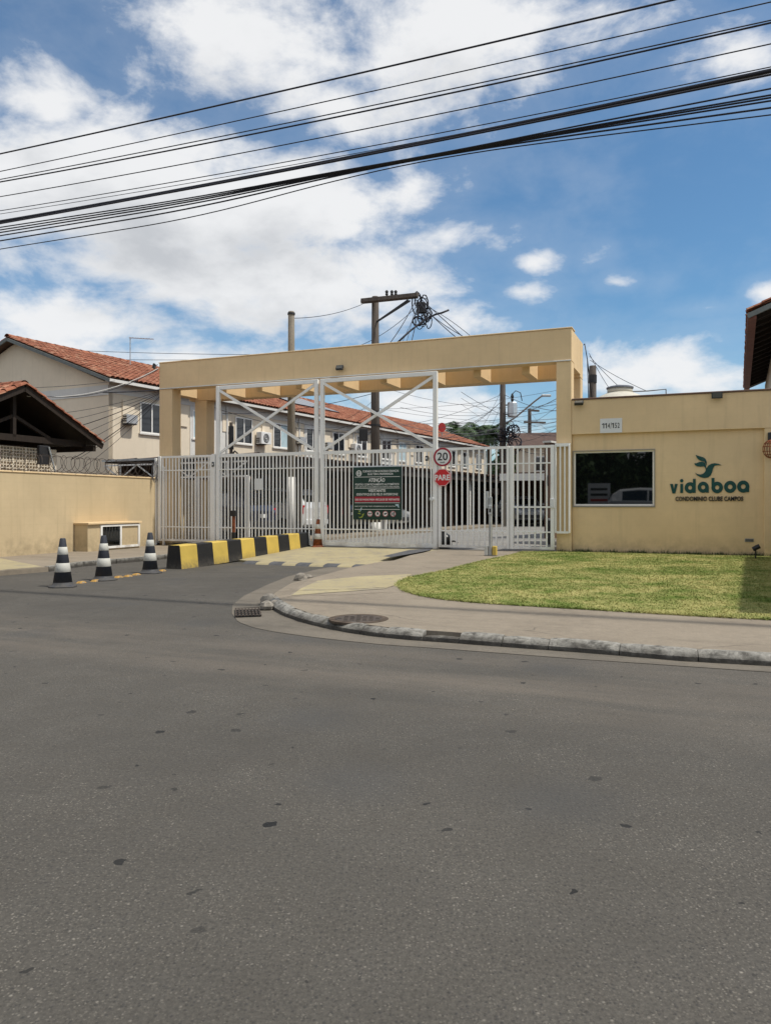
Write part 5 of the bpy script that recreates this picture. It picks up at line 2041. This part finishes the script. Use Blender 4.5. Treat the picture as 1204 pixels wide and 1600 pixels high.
# ------------------------------------------------------------------ far buildings on the right of the inner street
fb = thing('far_house', 'distant brown-roofed house closing the inner street', 'house', at(806, 815, 50) * 1.0, R(-12))
fb.location.z = 0
mb = MB(); mb.box(0, 14, 0, 8, 0, 5.0); mb.build('wall', 'gable_plaster', fb)
mb = MB()
mb.add([(-.6, -.6, 5.05), (14.6, -.6, 5.05), (14.6, 8.6, 5.05), (-.6, 8.6, 5.05), (-.6, 4, 6.3), (14.6, 4, 6.3)], [(0, 1, 5, 4), (2, 3, 4, 5), (0, 4, 3), (1, 2, 5), (3, 2, 1, 0)])
mb.build('roof', 'tile_dark', fb)
for k in range(3):
    w_ = link('window', None, fb, (1.2 + k * 3.0, 0, 0))
    mb = MB(); mb.box(0, 1.2, -.03, -.002, 3.4, 4.4); mb.build('frame', 'white_metal', w_)
    mb = MB(); mb.box(.07, 1.13, -.04, -.031, 3.47, 4.33); mb.build('pane', 'glass_house', w_)
q = at(796, 800, 38)
fc = thing('carport', 'white-beamed carport at the far right of the inner street', 'carport', (q.x, q.y, 0), R(-14))
mb = MB(); mb.box(-.5, 9, 0, 7, 2.75, 2.86); mb.build('roof', 'tile_dark', fc)
mb = MB(); mb.box(-.5, 9, -.06, -.002, 2.45, 2.80); mb.build('edge_beam', 'white_plaster', fc)
for k in range(4):
    mb = MB(); mb.box(k * 2.9 - .4, k * 2.9 - .22, .1, .28, .1, 2.74); mb.build('post', 'pole_concrete', fc)
mb = MB(); mb.box(-.5, 9, 6.8, 7, .1, 2.74); mb.build('back_wall', 'brown_plaster', fc)
q = at(850, 800, 25)
bwl = thing('garden_wall', 'brown wall beyond the pedestrian gate', 'wall', (q.x, q.y, 0), HA - .12)
mb = MB(); mb.box(0, 11, -.2, 0, .1, 3.3); mb.build('wall', 'brown_plaster', bwl)
mb = MB(); mb.box(-.03, 11, -.25, .05, 3.301, 3.36); mb.build('coping', 'white_plaster', bwl)
q = at(858.5, 850, 20.3)
mtr = thing('meter_box', 'grey metal meter box standing behind the pedestrian gate', 'box', (q.x, q.y, G2), -TH)
mb = MB(); mb.box(-.07, .10, -.1, .1, 0, .75, c=.01); mb.build('box', 'grey_metal', mtr)
mb = MB(); mb.box(-.05, .08, -.112, -.101, .06, .70); mb.build('door', 'dark_metal', mtr)

# right-hand house behind the guardhouse
RB = at(1169.5, 487.5, 18.9)
RA = math.atan2(.907, .42)
hr = thing('house', 'cream house gable with red tiles and dark soffit above the guardhouse', 'house', (RB.x, RB.y, 0), RA)
ez2 = RB.z
mb = MB()
gp_ = [(-.75, 0), (-8.4, 0), (-8.4, ez2 + .1), (-4.6, ez2 + 1.55), (-.75, ez2 + .1)]
vs = [(.75, y, z) for y, z in gp_] + [(14, y, z) for y, z in gp_]
mb.add(vs, [(0, 1, 2, 3, 4), (9, 8, 7, 6, 5)] + [(i_, 5 + i_, 5 + (i_ + 1) % 5, (i_ + 1) % 5) for i_ in range(5)])
mb.build('wall', 'cream_plaster', hr)
up = Vector((0, -4.6, 1.85)); sl = up.length
nrm = Vector((0, 1.85, 4.6)).normalized()
mb = MB()
tile_field(mb, Vector((14, 0, ez2)) + nrm * .05, Vector((-.21, 0, 0)), up / 13, nrm, 67, 13, 4, .06)
mb.build('roof_tiles', 'roof_tile', hr, kind='stuff')
mb = MB()
e_ = Vector((0, .0, ez2)); f_ = Vector((14, 0, ez2))
mb.add([e_, f_, f_ + up, e_ + up], [(0, 1, 2, 3)])
lo = Vector((0, 0, -.05)); mb.add([e_ + lo, f_ + lo, f_ + up + lo, e_ + up + lo], [(3, 2, 1, 0)])
mb.build('roof_deck', 'dark_wood', hr)
mb = MB(); mb.box(.0, 14, -.17, .03, ez2 - .17, ez2 - .03); mb.build('fascia', 'fascia_brown', hr)
mb = MB(); mb.bar((-.03, .03, ez2 - .10), Vector((-.03, 0, ez2 - .10)) + up, .05, .12); mb.build('barge_board', 'barge_grey', hr)
for k in range(16):
    mb = MB(); mb.bar((.5 + k * .8, -.03, ez2 - .11), (.5 + k * .8, -.74, ez2 + .17), .06, .10); mb.build('rafter', 'dark_wood', hr)

# water tank behind the guardhouse
q = at(968, 640, 21.5)
wtk = thing('water_tank', 'beige domed water tank with dark lid behind the guardhouse parapet', 'water tank', (q.x, q.y, 0), 0)
mb = MB(); mb.box(-1.0, 1.0, -1.0, 1.0, .1, 2.6, c=.02); mb.build('stand', 'tan_plaster', wtk)
zt2 = EYE + (HY - 614) / F * 21.5
mb = MB(); mb.lathe([(.80, 2.61), (.90, 3.0), (.98, 3.7), (.98, 3.85), (.90, 3.98), (.62, zt2 - .12), (.36, zt2 + .0)], 32); mb.build('body', 'tank_beige', wtk, True)
mb = MB(); mb.lathe([(.345, zt2 - .01), (.345, zt2 + .12)], 24); mb.build('neck', 'tank_beige', wtk, True)
mb = MB(); mb.lathe([(.37, zt2 + .121), (.37, zt2 + .16), (.28, zt2 + .19)], 24)
for k in range(3):
    a = k * 2.1
    mb.box(.18 * math.cos(a) - .07, .18 * math.cos(a) + .07, .18 * math.sin(a) - .04, .18 * math.sin(a) + .04, zt2 + .17, zt2 + .205)
mb.build('lid', 'tank_lid', wtk)
mb = MB(); mb.tube([(.35, 0, zt2 + .04), (.8, 0, zt2 + .06), (1.28, -.05, zt2 + .10), (1.30, -.05, zt2 - .4)], .018, 6); mb.build('pipe', 'cable_grey', wtk)

# ================================================================== POLES
def pole(label, px, Y, ztop, r0, r1, m, name='utility_pole', white=None, base=G2):
    p_ = at(px, HY, Y)
    o_ = thing(name, label, 'utility pole', (p_.x, p_.y, base - .05), 0)
    mb_ = MB(); mb_.lathe([(r0, 0), (r1, ztop - base), (r1 * .9, ztop - base + .02)], 16); mb_.build('shaft', m, o_, True)
    if white:
        k = white / (ztop - base)
        mb_ = MB(); mb_.lathe([(r0 + .006, .02), (r0 + (r1 - r0) * k + .006, white)], 16); mb_.build('white_foot', 'pole_white', o_, True)
    return o_, Vector((p_.x, p_.y, 0))


P1, p1v = pole('bare round concrete pole with white foot, just inside the gate', 455, 23.0, 1.3 + 302 * 23.0 / F, .135, .095, 'pole_concrete', white=2.0)
mb = MB(); mb.lathe([(.115, 7.0 - .1), (.115, 7.0 - .04)], 16); mb.build('clamp', 'dark_metal', P1)
P2, p2v = pole('wooden-looking pole with crossarm and hanging cable tangle', 586, 28.5, 1.3 + 325 * 28.5 / F, .19, .13, 'pole_weathered', white=.5)
zc2 = 1.3 + 318 * 28.5 / F
a2, b2 = at(565, 470, 28.5), at(652, 461, 26.6)
for dz_ in (0, -.02):
    mb = MB()
    off = Vector((0, .14 if dz_ == 0 else -.14, dz_))
    mb.bar(a2 - p2v + off - Vector((0, 0, G2 - .05)), b2 - p2v + off - Vector((0, 0, G2 - .05)), .11, .13); mb.build('crossarm', 'pole_weathered', P2)
for (px, py, Y) in ((640, 470, 26.9), (637, 469, 27.0)):
    mb = MB(); mb.bar(at(588, 503, 28.4) - p2v - Vector((0, 0, .1)), at(px, py, Y) - p2v - Vector((0, 0, .1)), .05); mb.build('strut', 'dark_metal', P2)
for px in (604, 612, 618):
    q = at(px, 462, 28.0) - p2v - Vector((0, 0, .1))
    mb = MB(); mb.lathe([(.03, 0), (.06, .05), (.04, .10), (.07, .14), (.03, .20)], 10, q.x, q.y); mb.v = [(x, y, z + q.z) for x, y, z in mb.v]; mb.build('insulator', 'dark_metal', P2)
mb = MB(); mb.lathe([(.165, 5.9), (.160, 6.2)], 12); mb.build('tag', 'plate_white', P2)
mb = MB(); mb.box(-.6, -.28, -.15, .15, 3.55, 4.0, c=.03); mb.build('meter_box', 'black_plastic', P2)
mb = MB(); mb.lathe([(.19, 4.1), (.19, 4.16)], 12); mb.lathe([(.185, 4.6), (.185, 4.66)], 12); mb.build('clamp', 'dark_metal', P2)
P3, p3v = pole('dark concrete pole carrying the grey transformer beyond the portal', 785, 45, 9.6, .24, .15, 'pole_weathered', white=None)
tr_ = link('transformer', None, P3, (.55, -.1, 6.3))
tr_.scale = (.8, .8, .8)
mb = MB(); mb.lathe([(.30, .0), (.36, .06), (.36, 1.02), (.32, 1.10)], 8); mb.build('tank', 'aluminium', tr_)
for k in range(6):
    a = k * PI / 3
    mb = MB(); mb.bar((.30 * math.cos(a), .30 * math.sin(a), .2), (.30 * math.cos(a), .30 * math.sin(a), .9), .30, .06, (math.cos(a + .001), math.sin(a), 0)); mb.build('cooling_fin', 'aluminium', tr_)
mb = MB(); mb.lathe([(.07, 1.12), (.12, 1.3), (.08, 1.4), (.13, 1.5), (.05, 1.75)], 10); mb.build('bushing', 'black_plastic', tr_)
mb = MB(); mb.tube([(.0, 0, 1.7), (.25, 0, 1.95), (.6, 0, 1.8), (.72, 0, 1.2)], .035, 6); mb.build('lead', 'cable_black', tr_)
mb = MB(); mb.bar((-.6, .1, .9), (0, 0, .9), .08); mb.bar((-.6, .1, .2), (0, 0, .2), .08); mb.build('hanger', 'dark_metal', tr_)
arm = [at(786, 664, 45), at(805, 652, 44.5), at(835, 627, 43.5), at(845, 619.5, 43.2), at(852, 618, 43.0)]
mb = MB(); mb.tube([q - p3v - Vector((0, 0, .1)) for q in arm], .05, 6); mb.build('lamp_arm', 'grey_metal', P3)
q = arm[-1] - p3v - Vector((0, 0, .1))
mb = MB(); mb.box(q.x - .25, q.x + .3, q.y - .12, q.y + .12, q.z - .06, q.z + .06, c=.04); mb.build('lamp_head', 'grey_metal', P3)
P4, p4v = pole('small distant pole with two short crossarms', 827, 66, 1.3 + 149 * 66 / F, .2, .15, 'pole_weathered')
for (pxa, pxb, py) in ((826, 842, 641), (818, 852, 659.5)):
    mb = MB(); mb.bar(at(pxa, py, 65.7) - p4v - Vector((0, 0, .1)), at(pxb, py + 1, 65.7) - p4v - Vector((0, 0, .1)), .16); mb.build('crossarm', 'pole_weathered', P4)
P5, p5v = pole('stubby weathered pole top rising behind the guardhouse parapet', 925.5, 24, 1.3 + 217 * 24 / F, .13, .11, 'pole_weathered')
mb = MB(); mb.lathe([(.13, 5.0), (.13, 5.25)], 12); mb.build('clamp', 'dark_metal', P5)
# dark pipe post with hook at the near end of the terrace
p_ = at(361, HY, 22.6)
dp = thing('service_mast', 'dark service mast with a hooked lamp behind the fence', 'mast', (p_.x, p_.y, G2), 0)
zt3 = 1.3 + 127 * 22.6 / F
mb = MB(); mb.lathe([(.05, 0), (.05, zt3 - G2)], 10); mb.build('mast', 'pole_weathered', dp)
mb = MB(); mb.box(-.07, .07, -.07, .07, zt3 - G2 - .8, zt3 - G2 - .1, c=.02); mb.build('junction_box', 'black_plastic', dp)
mb = MB(); mb.tube([(0, 0, zt3 - G2 - 1.0), (.12, -.05, zt3 - G2 - .85), (.2, -.08, zt3 - G2 - .92), (.21, -.08, zt3 - G2 - 1.1)], .025, 6); mb.build('hook', 'dark_metal', dp)

# ================================================================== CABLES
def sag(a, b, drop, n=18):
    a, b = Vector(a), Vector(b)
    return [a.lerp(b, k / n) - Vector((0, 0, drop * 4 * (k / n) * (1 - k / n))) for k in range(n + 1)]


TW = -9.7


def street_cable(label, ys, r, m='cable_black', tw=TW, group='overhead cables along the street', xs=(0, 600, 1204)):
    """a cable in the vertical plane over the pavement edge, through three or more sighted heights"""
    pts_s, pts_z = [], []
    for x, y in zip(xs, ys):
        s2 = s_at(x, tw)
        pts_s.append(s2)
        pts_z.append(EYE + (HY - y) / F * W(s2, tw).y)
    if len(xs) == 3:
        co = np.polyfit(pts_s, pts_z, 2)
        co[0] = max(min(co[0], .012), .0)
        if co[0] in (.0, .012):
            l1 = np.polyfit(pts_s, np.array(pts_z) - co[0] * np.array(pts_s) ** 2, 1)
            co = np.array([co[0], l1[0], l1[1]])
        S = np.linspace(min(pts_s) - 4, max(pts_s) + 4, 40)
        Z = np.polyval(co, S)
    else:
        S = np.linspace(min(pts_s) - 3, max(pts_s) + 3, 60)
        o2 = np.argsort(pts_s)
        ps, pz = np.array(pts_s)[o2], np.array(pts_z)[o2]
        Z = np.interp(S, ps, pz)
        k0 = (pz[1] - pz[0]) / (ps[1] - ps[0]); k1 = (pz[-1] - pz[-2]) / (ps[-1] - ps[-2])
        Z = np.where(S < ps[0], pz[0] + (S - ps[0]) * k0, np.where(S > ps[-1], pz[-1] + (S - ps[-1]) * k1, Z))
        ker = np.ones(7) / 7
        Zs = np.convolve(np.pad(Z, 3, 'edge'), ker, 'valid')
        Z[4:-4] = Zs[4:-4]
    base = W(0, tw)
    m_ = MB()
    m_.tube([W(s2, tw, z2) for s2, z2 in zip(S, Z)], r, 6)
    m_.build('overhead_cable', m, None, True, label=label, cat='cable', group=group)


street_cable('topmost dark cable across the sky, alone above the others', (240, 105, -37), .0105)
street_cable('thin cable second from the top across the sky', (267.5, 138, 2.5), .0065, tw=TW + .15)
street_cable('upper cable of the close pair in the upper sky', (280, 160.5, 31), .0065, tw=TW - .1)
street_cable('lower, thicker cable of the close pair in the upper sky', (284, 167, 35), .0095)
street_cable('single thin cable running between the pair and the thick bundle', (307, 195, 68), .0065, tw=TW + .1)
street_cable('thin cable running just above the thickest bundle', (329, 224, 104), .0055, tw=TW - .12)
street_cable('hair-thin wire hugging the thickest bundle from above', (334, 231, 112), .004, tw=TW + .05)
street_cable('thickest twisted black cable bundle crossing the sky', (346, 235, 110), .022)
street_cable('slack black cable wound onto the thickest bundle', (349, 236.5, 116), .011, tw=TW - .04)
XB = (0, 300, 560, 690, 820, 1204)
LOWL = [(355, 309, 261, 240, 212, 138), (359, 312, 262, 240.5, 214, 148), (363, 315, 263, 241, 216, 152), (368, 319, 264.5, 241.5, 218, 157), (376, 326, 266, 242, 221, 168), (389, 341, 272, 245, 226, 179)]
LOWN = ['uppermost strand of the fanned low cable bundle', 'second strand from the top in the fanned low bundle', 'third strand from the top in the fanned low bundle',
        'fourth strand from the top in the fanned low bundle', 'fifth strand from the top in the fanned low bundle', 'lowest slack cable hanging under the fanned bundle']
for k, (ys, lb) in enumerate(zip(LOWL, LOWN)):
    street_cable(lb, ys, (.0085, .009, .0095, .009, .0095, .0065)[k], tw=TW - .02 + .012 * k, xs=XB)


def wire(label, pts, r=.008, m='cable_black', group=None, name='wire'):
    m_ = MB(); m_.tube(pts, r, 5); m_.build(name, m, None, True, label=label, cat='wire', group=group)


# cables from the portal's left end to the shelter
e = W(sL, -.05, z_at(250, 576))
for k, (lb, mm, dy) in enumerate((('pale cable drooping from portal end lamp to shelter ridge', 'cable_white', 0), ('black cable drooping just below the pale one to the shelter', 'cable_black', 4))):
    wire(lb, sag(e + Vector((0, 0, -.02 * k)), at(42, 619 - k * 3, 19.2), .28 + .06 * k), .011, mm)
g_ = 'dark wires sloping from the portal past the gable'
LB = 'one of the dark wires sloping down past the gable towards the shelter'
for k in range(8):
    y0 = 611 + k * 1.6
    LB = ('uppermost', 'second', 'third', 'fourth', 'fifth', 'sixth', 'seventh', 'lowest')[k] + ' of the eight dark wires sloping down past the gable, counted from the top'
    wire(LB, sag(at(250, y0, 22.9 + .1 * k), at(66 + k * 9, 648 + k * 14 if k < 6 else 640 + k * 13, 24.0), .12), .007 + .005 * (k % 3 == 2), 'cable_black', g_)
wire('black cable running level into the portal column', sag(at(161, 613, 24.5), W(sL, .05, z_at(250, 608.5)), .02), .018)
wire('thin wire stretched over the gable band of the terrace', sag(at(40, 606, 23.4), at(180, 595, 25.5), .04), .008)
# long wires behind the portal, to the left
for k, (ya, yb, lb) in enumerate(((541, 554, 'upper of the two long thin wires level above the tiled roof'), (558, 560, 'lower of the two long thin wires level above the tiled roof'))):
    wire(lb, sag(at(-60, ya - 3, 40), at(462, yb, 40), .15), .013)
wire('thin wire from the bare pole top to the crossarm', sag(at(459, 497, 23.0), at(566, 475, 28.5), .12), .010)

# wiring around the crossarm pole
TG_ = 'tangle of thin wires strung between the poles behind the portal'
TL = 'one of the many thin black wires strung behind the portal'
hub = at(655, 470, 26.7)
for (px, py, Y, dr, r_) in ((716, 530, 24, .05, .014), (727, 530, 24, .0, .014), (737, 532, 24, .12, .012), (752, 540, 24, -.12, .010), (602, 545, 24, .1, .014), (640, 545, 24, .02, .014), (625, 540, 25, .05, .008), (545, 545, 30, .25, .010), (632, 545, 25, .05, .008)):
    wire(TL, sag(hub + Vector((random.uniform(-.2, .1), 0, random.uniform(-.15, .1))), at(px, py, Y), dr), r_, 'cable_black', TG_)
wire('loose dark pipe-like cable poking up beside the crossarm', [at(610, 545, 25), at(640, 517, 25.6), at(665, 498, 26), at(680, 491, 26), at(690, 488.5, 26), at(701, 484, 26)], .035)
cb = thing('cable_bundle', 'knot of black cable loops hanging from the crossarm tip', 'cables', hub, 0)
rb = random.Random(11)
for k in range(16):
    cx_, cz_ = rb.uniform(-.1, .35), rb.uniform(-.75, .0)
    rx_, rz_ = rb.uniform(.08, .2), rb.uniform(.12, .4)
    mb = MB(); mb.tube([(cx_ + rx_ * math.cos(a * PI / 8), rb.uniform(-.1, .1), cz_ + rz_ * math.sin(a * PI / 8)) for a in range(17)], rb.uniform(.012, .024), 5); mb.build('loop', 'cable_black', cb)
mb = MB(); mb.box(-.1, .22, -.12, .12, -.42, -.05, c=.05); mb.build('splice_closure', 'black_plastic', cb)

rw_ = random.Random(21)
A3 = [at(785, 605 + k * 10, 45) for k in range(9)]
A2 = [at(588, 640 + k * 9, 28.5) for k in range(7)]
for k in range(26):
    kind = k % 4
    if kind == 0:
        a_, b_ = rw_.choice(A2), rw_.choice(A3)
    elif kind == 1:
        a_, b_ = rw_.choice(A3), at(880 + rw_.uniform(0, 30), rw_.uniform(600, 690), 34 + rw_.uniform(-6, 10))
    elif kind == 2:
        a_, b_ = rw_.choice(A3), h_pt(rw_.uniform(16, 34), -.1, rw_.uniform(4.9, 5.5))
    else:
        a_, b_ = at(827, rw_.uniform(640, 665), 66), at(rw_.choice([880, 890, 700, 720]), rw_.uniform(610, 690), 50)
    wire(TL, sag(a_, b_, rw_.uniform(.1, .8)), rw_.uniform(.007, .016), 'cable_black' if k % 3 else 'cable_grey', TG_)
for k in range(14):
    a_ = rw_.choice(A2) if k % 2 else at(586, rw_.uniform(610, 660), 28.4)
    b_ = h_pt(rw_.uniform(3, 26), -.1, rw_.uniform(4.8, 5.4))
    wire(TL, sag(a_, b_, rw_.uniform(.1, .5)), rw_.uniform(.006, .012), 'cable_black', TG_)
for k in range(12):
    y0 = 605 + k * 7
    wire(TL, sag(at(rw_.uniform(560, 640), y0 + rw_.uniform(-10, 25), 60), at(900, y0 + rw_.uniform(-25, 30), 60), rw_.uniform(.2, 1.2)), rw_.uniform(.010, .018), 'cable_grey', TG_)
for (px, py) in ((905, 545), (915, 540)):
    wire('thin black cable hanging down the portal side, %s' % ('nearer the beam corner' if px == 905 else 'further towards the stubby pole'), [W(.02, TD - .02, ZT - .05), W(.05, TD - .05, ZT - .02), W(.10, TD + .1, 5.0), W(.12 + (px - 905) * .01, TD + .2, 3.8)], .012, 'cable_black', 'cables down the portal side')
for (px, py, Y) in ((1008, 610, 21.5), (955, 612, 22), (975, 611, 22)):
    wire({1008: 'longest, uppermost wire fanning from the stubby pole to the tank', 955: 'steepest, lowest wire fanning from the stubby pole to the tank', 975: 'middle wire of three fanning from the stubby pole to the tank'}[px], sag(at(920 + (px - 955) * .03, 552 + (px - 955) * .2, 23.5), at(px, py, Y), .05), .008, 'cable_black', 'wires from the stubby pole to the tank')

# tangle of cable coils on the transformer pole
tb = thing('cable_bundle', 'dark cluster of cable coils low on the transformer pole', 'cables', at(790, 690, 44.6), 0)
for k in range(22):
    cx_, cz_ = rb.uniform(-.35, .6), rb.uniform(-.6, .9)
    rx_, rz_ = rb.uniform(.15, .45), rb.uniform(.15, .4)
    mb = MB(); mb.tube([(cx_ + rx_ * math.cos(a * PI / 6), rb.uniform(-.2, .1), cz_ + rz_ * math.sin(a * PI / 6)) for a in range(13)], rb.uniform(.02, .04), 4); mb.build('loop', 'cable_black', tb)

# ================================================================== TREES
def palm(label, px, Y, pyc, seed):
    b_ = at(px, HY, Y)
    h_ = EYE + (HY - pyc) / F * Y
    r_ = random.Random(seed)
    o_ = thing('palm_tree', label, 'palm tree', (b_.x, b_.y, 0), r_.uniform(0, 6), 'palms beyond the terrace')
    m_ = MB(); m_.tube([(0, 0, 0), (.1, .05, h_ * .5), (.05, .1, h_)], [.22, .17, .13], 10); m_.build('trunk', 'bark', o_, True)
    V_ = []
    for k in range(34):
        az_ = 2 * PI * k / 34 + r_.uniform(-.15, .15)
        e0 = r_.uniform(.1, 1.15)
        L_ = r_.uniform(2.0, 2.9)
        prev = Vector((.05, .1, h_))
        dirv = Vector((math.cos(az_) * math.cos(e0), math.sin(az_) * math.cos(e0), math.sin(e0)))
        side = Vector((-math.sin(az_), math.cos(az_), 0))
        ns_ = 16
        for q in range(ns_):
            dirv = (dirv + Vector((0, 0, -.115))).normalized()
            nxt = prev + dirv * (L_ / ns_)
            wv = .75 * math.sin(PI * min(1, (q + 1.5) / (ns_ + .5))) + .06
            for s2 in (-1, 1):
                tip = nxt + side * (s2 * wv) + dirv * .22 + Vector((0, 0, -.28 * wv - r_.uniform(0, .1)))
                V_.append([list(prev), list(prev.lerp(nxt, 1.0)), list(tip)])
            V_.append([list(prev + Vector((0, 0, .03))), list(prev - Vector((0, 0, .03))), list(nxt)])
            prev = nxt
    link('crown', tri_mesh('crown', np.array(V_), 'leaf_palm'), o_)


palm('palm tree rising behind the roof end, nearest the red dish', 716, 70, 674, 1)
palm('palm tree in the middle of the group beyond the roof', 742, 74, 675, 2)
palm('palm tree closest to the transformer pole', 764, 72, 680, 3)


def leafy(label, p_, h_, rx, n_leaf, seed, m='leaf_dark', group=None, leaf=.16, low=.25):
    r_ = np.random.default_rng(seed)
    o_ = thing('leafy_tree', label, 'tree', p_, 0, group)
    m_ = MB(); m_.tube([(0, 0, -.1), (.05, .02, h_ * .35), (-.05, .06, h_ * .7)], [.22, .17, .08], 10)
    for k in range(6):
        a = k * 1.05
        m_.tube([(0, 0, h_ * (.3 + .05 * k)), (rx * .4 * math.cos(a), rx * .4 * math.sin(a), h_ * (.5 + .05 * k)), (rx * .7 * math.cos(a), rx * .7 * math.sin(a), h_ * (.6 + .05 * k))], [.09, .06, .03], 6)
    m_.build('trunk', 'bark', o_, True)
    nc = 34
    ctr = r_.normal(0, 1, (nc, 3)); ctr /= np.linalg.norm(ctr, axis=1)[:, None]
    ctr *= r_.uniform(.35, .95, (nc, 1))
    ctr = ctr * np.array([rx, rx, h_ * (1 - low) / 2]) + np.array([0, 0, h_ * (1 + low) / 2])
    cid = r_.integers(0, nc, n_leaf)
    cr = r_.uniform(.25, .42, nc) * rx
    off = r_.normal(0, 1, (n_leaf, 3)); off /= np.linalg.norm(off, axis=1)[:, None]
    off *= (r_.uniform(0, 1, (n_leaf, 1)) ** .4)
    P_ = ctr[cid] + off * cr[cid][:, None]
    d1_ = r_.normal(0, 1, (n_leaf, 3)); d1_ /= np.linalg.norm(d1_, axis=1)[:, None]
    d2_ = np.cross(d1_, r_.normal(0, 1, (n_leaf, 3))); d2_ /= np.linalg.norm(d2_, axis=1)[:, None]
    sz = r_.uniform(.6, 1.2, (n_leaf, 1)) * leaf
    Q = np.stack([P_ - d1_ * sz, P_ + d2_ * sz * .5, P_ + d1_ * sz, P_ - d2_ * sz * .5], 1)
    link('crown', tri_mesh('crown', Q, m), o_)


leafy('round dark tree beyond the transformer pole', at(812, HY, 78) * Vector((1, 1, 0)), 8.0, 2.6, 2500, 31, 'leaf_dark', None, .28)
leafy('low dark tree behind the brown-roofed far house', at(838, HY, 82) * Vector((1, 1, 0)), 8.6, 2.8, 2500, 32, 'leaf_dark', None, .28)
leafy('bushy tree between the palms and the far roof', at(790, HY, 80) * Vector((1, 1, 0)), 6.4, 2.4, 2500, 33, 'leaf_dark', None, .25)
# across the street, seen only in the guardhouse window
MIR = ['dense dark tree across the street, mirrored behind the sale board', 'dense dark tree across the street, mirrored above the white car roof', 'dense dark tree across the street, mirrored at the window edge nearest the lettering']
for k, s2 in enumerate((-5.4, -1.9, 1.6)):
    leafy(MIR[k], W(s2, -26.5 - (k % 2) * .8, .1), 5.4 + (k % 2) * .5, 2.7, 9000, 50 + k, 'leaf_dark', 'trees across the street', .26, .0)
wx = st_thing('perimeter_wall', 'dark brown wall added behind the trees across the street to block mirrored sky', 'wall', 0, -29.6, 0)
pbox(wx, 'wall', 'brown_plaster', -9, 5, -.2, 0, .05, 3.0)  # invented wall closing the sky gaps in the window's reflection
c_ = W(.75, -21.7, .14)
car('white tall car parked across the street, mirrored in the window', c_, -TH, 'car_white', 4.5, 1.85, 1.95, None)
bd = st_thing('sale_board', 'pale sale board across the street, mirrored in the window', 'board', -1.95, -21.7, .14)
mb = MB(); mb.box(-.55, .55, -.02, .02, .8, 2.2); mb.build('board', 'plate_white', bd)
for k in range(4):
    mb = MB(); mb.box(-.42, .42, .021, .026, 1.0 + k * .28, 1.12 + k * .28); mb.build('printed_band', 'sign_red' if k == 1 else 'sign_black', bd)
for x in (-.45, .45):
    mb = MB(); mb.box(x - .03, x + .03, -.055, -.021, 0, 2.1); mb.build('leg', 'dark_wood', bd)
